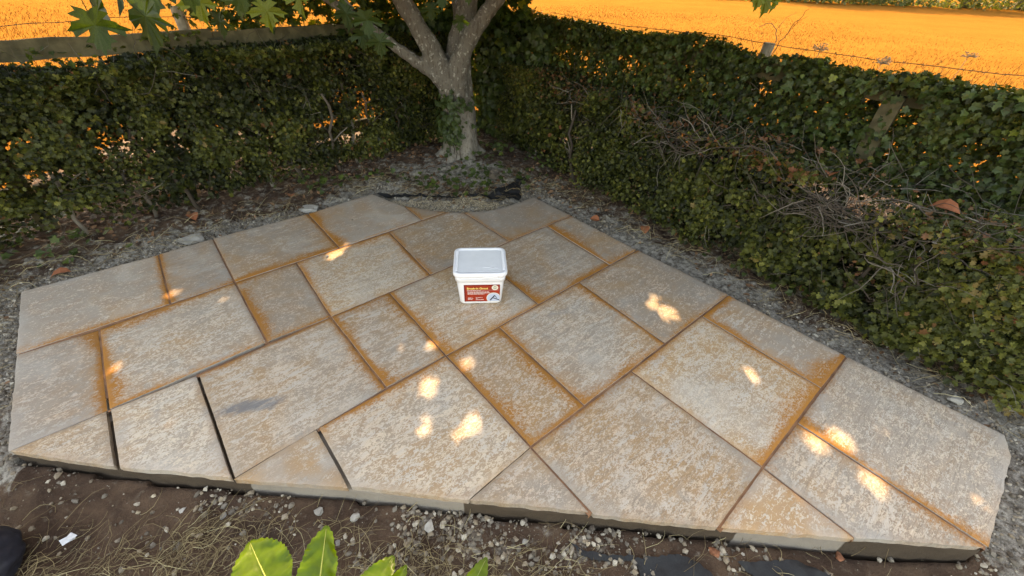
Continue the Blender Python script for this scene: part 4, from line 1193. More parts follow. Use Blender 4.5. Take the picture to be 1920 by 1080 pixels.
def tree_wood():
    mb = MB()
    limbs = [
        [(-0.53, 3.83, -0.16, .24), (-0.53, 3.83, 0.02, .195), (-0.53, 3.84, 0.14, .165), (-0.53, 3.85, 0.4, .145), (-0.54, 3.86, 0.66, .130), (-0.53, 3.9, 0.9, .105), (-0.46, 3.97, 1.2, .08), (-0.36, 4.1, 1.6, .06), (-0.2, 4.3, 2.3, .035)],
        [(-0.56, 3.80, 0.45, .12), (-0.60, 3.78, 0.66, .11), (-0.69, 3.77, 0.86, .098), (-0.80, 3.78, 1.04, .09), (-0.95, 3.80, 1.26, .085), (-1.15, 3.85, 1.7, .065), (-1.3, 3.9, 2.3, .045), (-1.4, 3.95, 3.0, .025)],
        [(-0.60, 3.76, 0.62, .08), (-0.70, 3.74, 0.75, .062), (-0.84, 3.73, 0.83, .052), (-1.02, 3.73, 0.95, .047), (-1.22, 3.73, 1.10, .046), (-1.55, 3.75, 1.26, .042), (-2.0, 3.8, 1.55, .035), (-2.6, 3.9, 1.9, .02)],
        [(-0.54, 3.77, 0.60, .10), (-0.52, 3.74, 0.80, .092), (-0.45, 3.73, 0.96, .08), (-0.36, 3.73, 1.09, .075), (-0.25, 3.73, 1.22, .072), (-0.08, 3.74, 1.42, .06), (0.3, 3.8, 1.8, .045), (0.9, 3.9, 2.3, .025)],
        [(-0.50, 3.90, 0.92, .07), (-0.53, 4.05, 1.15, .06), (-0.6, 4.3, 1.6, .05), (-0.7, 4.7, 2.3, .03)],
    ]
    for l in limbs:
        c = smooth_curve(l, 26)
        mb.add(*tube(c[:, :3], c[:, 3] * (0.98 if l[0][2] < 0 else 0.86), 14))
    for a in (0.3, 1.3, 2.4, 3.4, 4.3, 5.3):   # buttress roots
        dx, dy = math.cos(a), math.sin(a)
        ln = 0.30 if dy < 0.3 else 0.22
        c = smooth_curve([(-0.53 + dx * .06, 3.83 + dy * .06, .16, .07), (-0.53 + dx * .16, 3.83 + dy * .16, .05, .062), (-0.53 + dx * (ln - .03), 3.83 + dy * (ln - .03), -0.02, .045), (-0.53 + dx * (ln + .1), 3.83 + dy * (ln + .1), -.08, .03)], 8)
        mb.add(*tube(c[:, :3], c[:, 3], 10))
    me = mb.mesh('trunk', M_BARK)
    tmp = bpy.data.objects.new('tmp', me); COL.objects.link(tmp)
    md = tmp.modifiers.new('r', 'REMESH'); md.mode = 'VOXEL'; md.voxel_size = 0.014
    sm = tmp.modifiers.new('s', 'SMOOTH'); sm.iterations = 6; sm.factor = 0.5
    dg = bpy.context.evaluated_depsgraph_get()
    m2 = bpy.data.meshes.new_from_object(tmp.evaluated_get(dg))
    bpy.data.objects.remove(tmp)
    nv = len(m2.vertices)
    co_ = np.empty(nv * 3, np.float32); m2.vertices.foreach_get('co', co_); co_ = co_.reshape(-1, 3)
    no = np.empty(nv * 3, np.float32); m2.vertices.foreach_get('normal', no); no = no.reshape(-1, 3)
    th = np.arctan2(co_[:, 1] - 3.85, co_[:, 0] + 0.53)
    dsp = (fbm(th * 3.2, co_[:, 2] * 5, 111, 3) - 0.5) * 0.026 + (fbm(co_[:, 0] * 45 + co_[:, 1] * 20, co_[:, 2] * 22, 113, 3) - 0.5) * 0.014
    co_ = co_ + no * dsp[:, None]
    m2.vertices.foreach_set('co', co_.ravel())
    m2.polygons.foreach_set('use_smooth', np.ones(len(m2.polygons), bool))
    m2.materials.clear(); m2.materials.append(M_BARK); m2.name = 'trunk'
    m2.update()
    return m2
tree = empty('maple_tree', (0, 0, 0))
meta(tree, 'forked maple tree with ivy clad grey trunk between the two hedges', 'tree')
obj('trunk', tree_wood(), tree)

# crown: leaves fill the volume that casts the shade on the patio, with the gaps that let the sun flecks through
FLECKS = [(-1.13,2.150,0.050),(-1.10,2.265,0.025),(-1.860,1.719,0.035),(-0.348,1.157,0.043),(-0.199,1.305,0.036),(-0.331,0.949,0.034),(-0.140,0.978,0.036),(-0.190,0.911,0.022),(-0.528,1.389,0.020),(-0.379,1.398,0.030),(-0.357,1.592,0.032),(0.827,1.865,0.027),(0.787,1.772,0.030),(0.868,1.711,0.055),(1.138,1.306,0.037),(1.254,0.968,0.045),(1.371,0.978,0.045),(1.383,0.790,0.045),(1.574,1.027,0.022),(1.740,0.743,0.025),(1.067,0.738,0.018),(-1.766,1.178,0.028),(-1.556,1.675,0.020), (-0.36,-0.50,0.17), (-1.62,1.24,.014),(-1.02,1.46,.013),(-0.60,2.28,.014),(0.32,1.52,.014),(0.12,1.22,.013),(0.62,1.62,.015),(-0.72,1.10,.014),(0.46,0.98,.014),(1.52,1.24,.016),(0.22,2.05,.013),(1.86,0.98,.015),(-1.34,0.92,.014)]
kx, ky = SUN[0] / SUN[2], SUN[1] / SUN[2]
def crown():
    x0, x1, y0, y1, h = -4.2, 3.7, -0.95, 4.25, 0.02
    nx_, ny_ = int((x1 - x0) / h), int((y1 - y0) / h)
    cov = np.zeros((ny_, nx_), np.int16)
    cx = x0 + (np.arange(nx_) + 0.5) * h; cy = y0 + (np.arange(ny_) + 0.5) * h
    fl = np.array(FLECKS)
    P = []; S_ = []
    def put(gx, gy, z, r):
        P.append((gx + kx * z, gy + ky * z, z)); S_.append(r)
        i0 = max(0, int((gx - r - x0) / h)); i1 = min(nx_, int((gx + r - x0) / h) + 1)
        j0 = max(0, int((gy - r * 1.3 - y0) / h)); j1 = min(ny_, int((gy + r * 1.3 - y0) / h) + 1)
        if i1 <= i0 or j1 <= j0: return
        m = ((cx[None, i0:i1] - gx) / r) ** 2 + ((cy[j0:j1, None] - gy) / (r * 1.2)) ** 2 < 0.60
        cov[j0:j1, i0:i1] += m
    def room(gx, gy):
        d = np.hypot((fl[:, 0] - gx), (fl[:, 1] - gy) * 0.75) - fl[:, 2]
        return d.min()
    JI = np.stack(np.meshgrid(np.arange(ny_), np.arange(nx_), indexing='ij'), -1).reshape(-1, 2)
    for target in (1, 2, 3):
        order = rng.permutation(len(JI))
        for q in order:
            j, i = JI[q]
            if cov[j, i] >= target: continue
            gx, gy = cx[i] + rng.normal(0, 0.008), cy[j] + rng.normal(0, 0.008)
            rm = room(gx, gy)
            if rm < 0.012: continue
            r = min(rng.uniform(0.075, 0.11), max(rm, 0.012))
            zmax = min(4.4, (6.6 - gy) / ky)
            zmin = max(1.60, (1.7 - gy) / ky)
            z = zmin + (max(zmax, zmin + 0.15) - zmin) * rng.random() ** 1.6
            put(gx, gy, z, r)
    P = np.array(P); S_ = np.array(S_)
    # outer leaves above, for the crown's own shape
    n2 = 2600
    v = rng.normal(0, 1, (n2, 3)); v /= np.linalg.norm(v, axis=1)[:, None]; v[:, 2] = np.abs(v[:, 2])
    rad = rng.uniform(0.7, 1.05, n2)[:, None]
    Pe = np.array([-0.4, 4.0, 2.0]) + v * rad * np.array([3.6, 2.4, 2.9])
    gx = Pe[:, 0] - kx * Pe[:, 2]; gy = Pe[:, 1] - ky * Pe[:, 2]
    dd = np.hypot(fl[None, :, 0] - gx[:, None], (fl[None, :, 1] - gy[:, None]) * 0.75) - fl[None, :, 2]
    Pe = Pe[(dd.min(1) > 0.11) & (gy < 3.9)]
    n2 = len(Pe)
    Pa = np.concatenate([P, Pe]); Sa = np.concatenate([S_, rng.uniform(0.08, 0.11, n2)])
    nr = np.repeat(SUN[None], len(Pa), 0) + rng.normal(0, 0.28, (len(Pa), 3))
    Rm = frames(nr)
    tv = MAPLE_S[0].copy(); tv[:, 1] -= 0.45
    V, F, r = scatter(tv, MAPLE_S[1], Pa, Rm, Sa * 1.75)
    print('crown leaves', len(Pa), 'tris', len(F))
    o = obj('crown', mesh_data('crown', V, F, M_CROWN, False, {'rnd': r}), tree); o['kind'] = 'stuff'
crown()

# hanging leaves that reach into view under the crown
leaf_meshes = []
for q in range(5):
    mv, mt = star_leaf(MAPLE_O, 0.06 + 0.05 * q, 0.08 + 0.08 * q)
    mv = mv.copy(); mv[:, 2] += 0.05 * np.sin(mv[:, 0] * 6 + q) + 0.04 * np.sin(mv[:, 1] * 7 + 2 * q)
    # stalk
    tv, tt, tq = tube([(0, 0.02, 0.0), (0, -0.35, -0.04), (0.02, -0.75, -0.10)], [0.016, 0.012, 0.012], 4, False)
    V = np.concatenate([mv, tv])
    leaf_meshes.append(mesh_data('leaf', V, [mt, tq + len(mv)], M_MAPLE, False, {'rnd': np.full(len(V), (0.0, 0.12, 0.25, 0.6, 0.95)[q])}))
def hang_leaf(p, size, face, droop, spin=0.0, kind=None):
    """p: leaf base; face: azimuth the upper side looks to; droop: how far the tip hangs (0 flat .. 1 straight down)"""
    f = np.array([math.cos(face), math.sin(face), 0])
    tipd = f * (1 - droop) + np.array([0, 0, -1.0]) * droop; tipd /= np.linalg.norm(tipd)
    side = np.array([-f[1], f[0], 0]); side = side * math.cos(spin) + np.cross(tipd, side) * math.sin(spin)
    nrm = np.cross(side, tipd); nrm = nrm if nrm[2] > -0.2 or droop > 0.9 else -nrm
    side = np.cross(tipd, nrm)
    m = Matrix((side, tipd, nrm)).transposed()
    o = bpy.data.objects.new('leaf', leaf_meshes[rng.integers(0, 5) if kind is None else kind])
    link(o, tree)
    o.matrix_local = Matrix.Translation(Vector(p)) @ m.to_4x4() @ Matrix.Scale(size, 4)
C = -PI / 2
for (x, y, z, sz, fa, dr, sp_, kd) in [
    (-0.575, 0.735, 1.425, .115, C - .3, .78, .1, 1), (-0.665, 0.76, 1.425, .105, C - .9, .6, -.3, 0), (-0.63, 0.70, 1.41, .09, C + .4, .7, .2, 2), (-0.60, 0.80, 1.455, .11, C - .2, .6, .0, 2), (-0.68, 0.84, 1.46, .11, C - .5, .55, .3, 1),
    (-0.55, 0.82, 1.465, .10, C + .3, .55, -.2, 3), (-0.715, 0.90, 1.475, .11, C - .7, .6, .2, 0), (-0.62, 0.93, 1.47, .10, C, .7, .0, 2), (-0.50, 0.90, 1.475, .10, C + .4, .5, .2, 1), (-0.93, 1.0, 1.46, .10, C - .4, .9, .3, 0),
    (-0.79, 1.20, 1.405, .11, C + .2, .55, .2, 4), (-0.70, 1.24, 1.43, .12, C - .3, .5, -.2, 3), (-0.77, 1.22, 1.36, .085, C + .1, .9, .5, 1), (-0.84, 1.6, 1.36, .13, C + .4, .5, .0, 4), (-0.72, 1.6, 1.40, .13, C - .2, .5, .3, 4), (-0.93, 1.62, 1.38, .12, C - .6, .5, -.3, 3), (-0.62, 1.72, 1.40, .13, C, .5, .2, 3),
    (-0.60, 1.66, 1.355, .12, C - .2, .8, .0, 1), (-0.515, 1.60, 1.345, .12, C + .3, .75, .2, 2), (-0.475, 1.58, 1.285, .11, C - .1, .8, -.2, 1), (-0.55, 1.63, 1.29, .10, C + .5, .8, .1, 0),
    (-0.36, 2.2, 1.39, .13, C, .6, .1, 2), (-0.45, 2.4, 1.32, .12, C + .3, .7, -.2, 1), (-0.33, 2.55, 1.26, .12, C - .2, .7, .2, 2), (-0.26, 2.3, 1.40, .12, C + .4, .6, .0, 3), (-0.42, 2.2, 1.44, .12, C - .5, .5, .3, 3), (-0.56, 2.3, 1.42, .13, C, .5, .0, 2),
    (0.71, 1.5, 1.445, .10, C + .5, .55, .2, 4), (0.68, 1.48, 1.455, .09, C - .3, .5, -.2, 4), (0.745, 1.52, 1.45, .09, C + 1.0, .55, .0, 4), (0.70, 1.54, 1.46, .10, C + .2, .4, .2, 3),
    (-1.0, 1.9, 1.43, .13, C, .5, .1, 4), (-1.15, 2.1, 1.42, .13, C - .3, .5, .2, 3), (-0.85, 2.05, 1.44, .13, C + .2, .5, .0, 4)]:
    hang_leaf((x, y, z), sz * 0.57, fa, min(1.0, dr * 0.5 + 0.55), sp_, kd)
mb = MB()   # the twigs those leaves hang from
for pts in ([(-0.62, 0.95, 1.60), (-0.62, 0.80, 1.50), (-0.60, 0.72, 1.45)], [(-0.75, 1.3, 1.62), (-0.78, 1.22, 1.50), (-0.79, 1.18, 1.43)], [(-0.75, 1.8, 1.62), (-0.70, 1.65, 1.46), (-0.55, 1.58, 1.36)], [(-0.4, 2.6, 1.62), (-0.4, 2.35, 1.48), (-0.36, 2.2, 1.42)], [(0.75, 1.75, 1.62), (0.72, 1.58, 1.50), (0.70, 1.48, 1.46)], [(-1.0, 2.3, 1.62), (-1.0, 2.0, 1.5), (-0.98, 1.85, 1.45)]):
    c = smooth_curve(pts, 8); mb.add(*tube(c, np.linspace(0.005, 0.002, 8), 5))
obj('hanging_twigs', mb.mesh('hanging_twigs', M_TWIG, True), tree)

# low inner foliage behind the fork, hiding the fence top
def low_foliage():
    n = 5200
    x = rng.uniform(-2.55, 0.05, n); z = 0.98 + 0.56 * rng.random(n) ** 0.9
    yy = np.where(x < -0.9, 3.95 + (x + 1.93) * 0.62, 4.55) + rng.normal(0, 0.22, n) + 0.1
    k = rng.random(n) < np.clip((fbm(x * 4, z * 4, 211, 3) - 0.30) / 0.2, 0.06, 1) * np.clip((x + 2.6) / 0.5, 0.1, 1)
    gx = x - kx * z; gy = yy - ky * z
    fl = np.array(FLECKS); dd = np.hypot(fl[None, :, 0] - gx[:, None], (fl[None, :, 1] - gy[:, None]) * 0.75) - fl[None, :, 2]
    k &= dd.min(1) > 0.08
    P = np.column_stack([x, yy, z])[k]; m = len(P)
    nr = np.array([0, -0.8, 0.5]) + rng.normal(0, 0.5, (m, 3))
    V, F, r = scatter(MAPLE[0], MAPLE[1], P, frames(nr, rng.normal(PI, .6, m)), rng.uniform(.028, .065, m), np.clip(rng.normal(.35, .3, m) + .5 * np.clip((P[:, 2] - 1.25) / .2, 0, 1), 0, 1))  # highest leaves get a brighter colour, imitating backlight
    obj('low_foliage', mesh_data('low_foliage', V, F, M_MAPLE, False, {'rnd': r}), tree)['kind'] = 'stuff'
low_foliage()
def corner_ivy():
    n = 4200
    a = rng.random(n) < 0.5
    t = rng.uniform(0, 1.5, n)
    xy = np.where(a[:, None], CORNER - uL * t[:, None] - nL * rng.uniform(0.05, 0.35, n)[:, None], CORNER + uR * t[:, None] * 0.8 - nR * rng.uniform(0.05, 0.35, n)[:, None])
    z = 0.02 + 1.05 * rng.random(n)
    k = rng.random(n) < np.clip((fbm(xy[:, 0] * 6, z * 6, 221, 3) - 0.28) / 0.2, 0.15, 1)
    P = np.column_stack([xy, z])[k]; m = len(P)
    v = empty('ivy', (CORNER[0], CORNER[1], 0)); meta(v, 'dense dark ivy filling the fence corner behind the maple trunk', 'ivy')
    V, F, r = scatter(IVY[0], IVY[1], P, frames(np.array([0, -1, .4]) + rng.normal(0, .4, (m, 3)), rng.normal(PI, .6, m)), rng.uniform(.04, .075, m), np.clip(rng.normal(.3, .25, m), 0, 1))
    obj('foliage', mesh_data('foliage', V, F, M_IVY, False, {'rnd': r}), v, (-CORNER[0], -CORNER[1], 0))['kind'] = 'stuff'
corner_ivy()

# ivy on the trunk
def trunk_ivy():
    n = 360
    th = rng.normal(-1.9, 0.75, n); z = np.clip(rng.beta(2.2, 2.0, n) * 0.62 + 0.03, 0, 0.66)
    keep = (rng.random(n) < 1.0 - 0.85 * (z < 0.22) - 0.0 * z) & ~((th > -1.35) & (z < 0.5) & (rng.random(n) < 0.85))
    th, z = th[keep], z[keep]; n = len(z)
    r = np.interp(z, [0, .14, .4, .66], [.20, .175, .155, .150]) + rng.uniform(0.012, 0.05, n)
    P = np.column_stack([-0.54 + r * np.cos(th), 3.84 + r * np.sin(th), z])
    nr = np.column_stack([np.cos(th), np.sin(th), np.full(n, .4)]) + rng.normal(0, .3, (n, 3))
    v = empty('trunk_ivy', (0, 0, 0)); meta(v, 'small dark ivy leaves clinging to the left side of the maple trunk', 'ivy')
    V, F, rr = scatter(IVY[0], IVY[1], P, frames(nr, rng.normal(PI, .6, n)), rng.uniform(.026, .050, n))
    obj('foliage', mesh_data('foliage', V, F, M_IVY, False, {'rnd': rr * .35}), v)['kind'] = 'stuff'
    mb = MB()
    for k in range(5):
        t0 = rng.uniform(-2.6, -1.4); zz = np.linspace(-.02, rng.uniform(.35, .62), 9)
        tt = t0 + np.cumsum(rng.normal(0, .07, 9)); r = np.interp(zz, [0, .14, .4, .66], [.20, .172, .152, .145]) + .006
        mb.add(*tube(np.column_stack([-0.53 + r * np.cos(tt), 3.84 + r * np.sin(tt), zz]), np.linspace(.005, .002, 9), 4))
    obj('vine_stem', mb.mesh('vine_stem', M_TWIG, True), v)
trunk_ivy()

# ------------------------------------------------------------------ stones, gravel
def rock_template(seed, n=1, flat=0.7):
    bm = bmesh.new(); bmesh.ops.create_icosphere(bm, subdivisions=n, radius=0.5)
    r = np.random.default_rng(seed)
    V = np.array([v.co[:] for v in bm.verts]); T = np.array([[v.index for v in f.verts] for f in bm.faces])
    bm.free()
    V = V * (1 + r.normal(0, 0.16, (len(V), 1))) * np.array([1.0, r.uniform(.65, .95), flat * r.uniform(.7, 1.1)])
    for _ in range(6):     # broken flats
        d = r.normal(0, 1, 3); d /= np.linalg.norm(d); c = r.uniform(.16, .34)
        k = V @ d; V = V - np.maximum(k - c, 0)[:, None] * d
    return V, T
ROCKS = [rock_template(s, 1) for s in range(5)]
def gravel(name, label, P, sizes, mat, sink=0.25):
    mbV, mbF, mbR, n = [], [], [], 0
    which = rng.integers(0, 5, len(P))
    for q in range(5):
        k = which == q
        if not k.any(): continue
        nr = rng.normal(0, .5, (k.sum(), 3)) + np.array([0, 0, 1.0])
        V, F, r = scatter(ROCKS[q][0], ROCKS[q][1], P[k] + np.array([0, 0, 1.0]) * (sizes[k] * (0.35 - sink))[:, None], frames(nr), sizes[k])
        mbV.append(V); mbF.append(F + n); mbR.append(r); n += len(V)
    o = obj(name, mesh_data(name, np.concatenate(mbV), np.concatenate(mbF), mat, False, {'rnd': np.concatenate(mbR)}))
    return meta(o, label, 'gravel', None, 'stuff')

def sample_ground(n, fn, x=(-3.2, 2.9), y=(0.36, 4.0)):
    out = []
    tot = 0
    while tot < n:
        p = np.column_stack([rng.uniform(*x, 20000), rng.uniform(*y, 20000)])
        d = outer_dist(p)
        k = (d > 0.006) & (rng.random(len(p)) < fn(p, d))
        out.append(p[k]); tot += k.sum()
    p = np.concatenate(out)[:n]
    return np.column_stack([p, ground_z(p[:, 0], p[:, 1])])
isfront = lambda p: (p[:, 1] < 0.80) & (p[:, 0] < 1.95)
# pale chippings round the back and sides
P = sample_ground(8500, lambda p, d: np.where(isfront(p), 0, np.exp(-(d / 0.16) ** 2) * np.clip((fbm(p[:, 0] * 3.4, p[:, 1] * 3.4, 121) - .38) * 5, .05, 1)))
gravel('pale_gravel', 'pale cement chippings scattered along the back edges of the patio', P, 0.005 + 0.022 * rng.random(len(P)) ** 3.2, M_STONE)
# mixed stones in front
P = sample_ground(3000, lambda p, d: np.where(isfront(p), np.clip(np.exp(-(d / 0.15) ** 1.5) * (0.25 + 1.2 * np.exp(-((p[:, 0] + .15) / .75) ** 2)) * np.clip((fbm(p[:, 0] * 6, p[:, 1] * 6, 131) - .40) * 5, .04, 1), .03, 1), 0), (-2.0, 1.95), (0.36, 0.8))
gravel('mixed_gravel', 'mixed grey and buff gravel lying in the soil before the patio', P, 0.003 + 0.030 * rng.random(len(P)) ** 3.8, M_STONE)
# gravel by the left and right ends
P = sample_ground(1500, lambda p, d: ((p[:, 0] < -1.85) | (p[:, 0] > 1.66)) * np.exp(-(d / 0.2) ** 2) * (p[:, 1] < 1.75))
gravel('end_gravel', 'coarse grey gravel at both ends of the patio', P, 0.006 + 0.016 * rng.random(len(P)) ** 1.6, M_STONE)
# tan chippings in the scooped edge below the tree
def bay(n):
    t = rng.random(n) ** 0.8; k = rng.uniform(0, 1, n)
    a = np.array([N[q] for q in ('c1', 'c2', 'c3', 'c4', 'c5', 'c6', 'c7', 'c8')])
    s = rng.uniform(0.15, len(a) - 1.35, n); i = s.astype(int); f = (s - i)[:, None]
    e = a[i] * (1 - f) + a[i + 1] * f
    w = np.interp(s, [0, 2, 5, 7], [.05, .17, .24, .10])
    p = e + np.array([0.0, 1.0]) * (0.006 + w * t)[:, None] + rng.normal(0, .003, (n, 2))
    p = p[outer_dist(p) > 0.005]
    return np.column_stack([p, ground_z(p[:, 0], p[:, 1]) + 0.004])
P = bay(2600)
gravel('tan_gravel', 'tan chippings filling the scooped edge of the patio below the tree', P, 0.006 + 0.011 * rng.random(len(P)) ** 1.5, M_TANSTONE)

def single_rock(name, label, x, y, size, seed, mat, cat='stone', group=None, flat=.65, z=None, sub=2, rot=None):
    V, T = rock_template(seed, sub, flat)
    V = V * size
    zz = float(ground_z(np.array([x]), np.array([y]))[0]) if z is None else z
    me = mesh_data(name, V, T, mat, False, {'rnd': np.full(len(V), rng.random())})
    o = obj(name, me, None, (x, y, zz - V[:, 2].min() * 0.55), rng.uniform(0, 6) if rot is None else rot)
    meta(o, label, cat, group)
    return o
GS = 'grey flints in the gravel before the patio'
for i, (x, y, s, lb) in enumerate([
    (-0.668, 0.655, .042, 'upright grey flint against the pale mortar face of the patio'),
    (-0.523, 0.640, .045, 'pale grey flint just right of the upright flint by the patio face'),
    (-1.148, 0.640, .026, 'small pale grey flint at the left of the gravel'),
    (-0.993, 0.625, .026, 'small wedge shaped flint on dark soil left of the lime leaves'),
    (-0.253, 0.618, .048, 'broad flat grey flint right of the lime green leaves'),
    (-1.273, 0.680, .020, 'round buff pebble close under the dark front edge'),
    (-1.300, 0.628, .020, 'flat buff pebble among straw at the left'),
    (-0.563, 0.560, .026, 'white angular chip above the tallest lime leaf'),
    (0.085, 0.59, .024, 'pale stone at the end of the gravel near bare soil'),
    (0.300, 0.585, .026, 'buff pebble below the joint in the dark mortar edge')]):
    single_rock('flint_stone', lb, x, y, s, 60 + i, M_GREYSTONE if i not in (5, 6, 9) else M_TANSTONE, 'stone', GS)
single_rock('pale_chip', 'pale stone chip lying beside a sun fleck on the left slabs', -1.163, 2.129, .030, 81, M_GREYSTONE, 'stone', None, .4, 0.002)
single_rock('white_chip', 'tiny white chip on the slab below the scooped edge', -1.167, 2.595, .020, 82, M_STONE, 'stone', None, .4, 0.002, 1)
single_rock('mortar_lump', 'pale rounded lump of mortar at the foot of the tree', -0.225, 3.41, .15, 84, M_STONE, 'mortar lump', None, .5, None, 3, 0.3)
single_rock('mortar_slab', 'flat grey cake of dried mortar beside the left patio edge', -1.54, 2.80, .17, 85, M_GREYSTONE, 'mortar lump', None, .22, None, 3, 0.7)
single_rock('mortar_spill', 'pale spill of dried mortar by the upper left patio edge', -2.13, 2.28, .20, 86, M_GREYSTONE, 'mortar lump', None, .16, None, 3, 0.75)
single_rock('pale_stone', 'pale grey stone under the lower right hedge by the patio corner', 2.035, 1.215, .075, 89, M_GREYSTONE, 'stone', None, .5)
single_rock('brick_fragment', 'crumbling orange brick fragment beside the black membrane', 0.735, 0.575, .055, 87, M_BRICKY, 'brick', None, .45)
single_rock('brick_crumb', 'small orange brick crumb under the last front joint', 1.18, 0.578, .042, 88, M_BRICKY, 'brick', None, .5)

# ------------------------------------------------------------------ straw, litter
def straw(n, fn, x, y, ln, lift, r, name, label):
    out = []; tot = 0
    while tot < n:
        p = np.column_stack([rng.uniform(*x, 8000), rng.uniform(*y, 8000)]); d = outer_dist(p)
        k = (d > 0.01) & (rng.random(len(p)) < fn(p, d)); out.append(p[k]); tot += k.sum()
    p = np.concatenate(out)[:n]
    k = 6
    a = rng.normal(0.45, 0.9, n); L = rng.uniform(*ln, n)
    cur = rng.normal(0, 0.30, n)
    pts = np.zeros((n, k, 3)); pos = p.copy()
    for j in range(k):
        pts[:, j, :2] = pos
        pos = pos + np.stack([np.cos(a), np.sin(a)], 1) * (L / k)[:, None]; a = a + cur + rng.normal(0, .18, n)
    g = ground_z(pts[:, :, 0], pts[:, :, 1])
    g = np.where(outer_dist(pts[:, :, :2].reshape(-1, 2)).reshape(n, k) < 0.004, -0.09, g)
    arch = np.sin(np.linspace(0, PI, k))[None] * (lift * rng.random(n) ** 2)[:, None]
    pts[:, :, 2] = g + 0.003 + arch + rng.uniform(0, 0.010, n)[:, None]
    T = np.gradient(pts, axis=1); T /= np.linalg.norm(T, axis=2, keepdims=True) + 1e-9
    up_ = np.array([0, 0, 1.0]); A = np.cross(T, up_); A /= np.linalg.norm(A, axis=2, keepdims=True) + 1e-9; B = np.cross(T, A)
    rr = (r * rng.uniform(.5, 1.3, n))[:, None, None] * np.linspace(1, .45, k)[None, :, None]
    ring = [pts + rr * (math.cos(t) * A + math.sin(t) * B) for t in (0.5, 2.6, 4.7)]
    V = np.stack(ring, 2).reshape(-1, 3)
    base = np.arange(n)[:, None] * (k * 3)
    Q = []
    for j in range(k - 1):
        for q in range(3):
            Q.append([j * 3 + q, j * 3 + (q + 1) % 3, (j + 1) * 3 + (q + 1) % 3, (j + 1) * 3 + q])
    Q = (np.array(Q)[None] + base[:, :, None]).reshape(-1, 4)
    me = mesh_data(name, V, Q, M_HAY, False, {'rnd': np.repeat(rng.random(n), k * 3)})
    meta(obj(name, me), label, 'dry grass', None, 'stuff')
straw(1200, lambda p, d: np.clip(np.exp(-((p[:, 0] + 1.15) / .45) ** 2) * np.clip((0.62 - p[:, 1]) / .12, 0, 1) + .8 * np.exp(-((p[:, 0] + .15) / .28) ** 2) * np.clip((0.58 - p[:, 1]) / .1, 0, 1) + .05, 0, 1) * np.clip((fbm(p[:, 0] * 5, p[:, 1] * 5, 141) - .25) * 2.5, .05, 1), (-1.9, 1.4), (0.33, 0.68), (0.05, 0.20), 0.03, 0.0010, 'straw', 'dry straw and dead grass lying on the soil at the lower left')
straw(900, lambda p, d: (p[:, 1] > .9) * np.exp(-((d - .24) / .16) ** 2), (-3.2, 2.9), (0.8, 4.0), (0.08, 0.30), 0.05, 0.0013, 'dead_runners', 'thin dead bramble runners and twigs under the hedges')

def litter(n, fn, x, y, name, label):
    P = sample_ground(n, fn, x, y); P[:, 2] += 0.006
    nr = rng.normal(0, .5, (n, 3)) + np.array([0, 0, 1.0])
    V, F, r = scatter(OVAL[0], OVAL[1], P, frames(nr), rng.uniform(.018, .045, n))
    meta(obj(name, mesh_data(name, V, F, M_DEAD, False, {'rnd': r})), label, 'dead leaves', None, 'stuff')
litter(4200, lambda p, d: (p[:, 1] > .8) * np.clip((d - .05) / .2, 0, 1) * np.clip((fbm(p[:, 0] * 3, p[:, 1] * 3, 151) - .3) * 2.5, .1, 1), (-3.4, 2.9), (0.8, 4.1), 'leaf_litter', 'brown dead leaves littering the soil under the hedges')
P = sample_ground(1500, lambda p, d: (p[:, 1] > 1.2) * np.clip((d - .16) / .15, 0, 1) * np.clip((fbm(p[:, 0] * 2.5, p[:, 1] * 2.5, 161) - .42) * 5, 0, 1), (-3.4, 2.9), (1.0, 4.1)); P[:, 2] += rng.uniform(.02, .09, len(P))
V, F, r = scatter(IVY[0], IVY[1], P, frames(rng.normal(0, .35, (len(P), 3)) + np.array([0, -.3, 1.0])), rng.uniform(.025, .05, len(P)))
meta(obj('ground_ivy', mesh_data('ground_ivy', V, F, M_IVY, False, {'rnd': r * .7})), 'dark ivy creeping over the soil at the foot of the hedges', 'ivy', None, 'stuff')

tv, tt = half_leaf([(0, 0), (.3, .18), (.42, .45), (.30, .75), (0, 1.0)], .35, .6)
RL = mesh_data('fallen_leaf', tv, tt, M_RED, False, {'rnd': np.full(len(tv), .5)})
for (x, y, s, rz, lb) in [(-1.756, 2.928, .07, .3, 'red brown fallen leaf on gravel above the upper left slabs'), (0.641, 2.792, .075, 1.2, 'orange brown fallen leaf beside the upper right patio edge'), (-2.572, 1.885, .10, 2.2, 'red brown fallen leaf by the far left patio edge'), (0.958, 2.69, .085, 2.9, 'dead brown leaf under the right hedge foot'), (1.9, 2.0, .07, .6, 'pinkish fallen leaf under the right hedge, lower end'), (-2.33, 2.60, .09, 4.0, 'pale brown fallen leaf at the foot of the left hedge'), (1.72, 1.98, .06, 5.0, 'buff fallen leaf on gravel midway along the right hedge')]:
    z = float(ground_z(np.array([x]), np.array([y]))[0])
    o = obj('fallen_leaf', RL, None, (x, y, z + 0.016)); o.scale = (s, s, s); o.rotation_euler = (rng.normal(.1, .2), rng.normal(0, .25), rz)
    meta(o, lb, 'leaf', 'fallen leaves round the patio')
# red and brown leaves caught on top of the hedge
for (s, d, z, sz, lb) in [(2.90, .16, .69, .085, 'orange dead leaf caught on top of the low right hedge'), (3.30, .20, .675, .12, 'dark red dead leaf on top of the right hedge, far right')]:
    p = H1 + uH * s + nH * d
    o = obj('caught_leaf', RL, None, (p[0], p[1], z)); o.scale = (sz, sz, sz); o.rotation_euler = (.3, .2, s * 3)
    meta(o, lb, 'leaf')

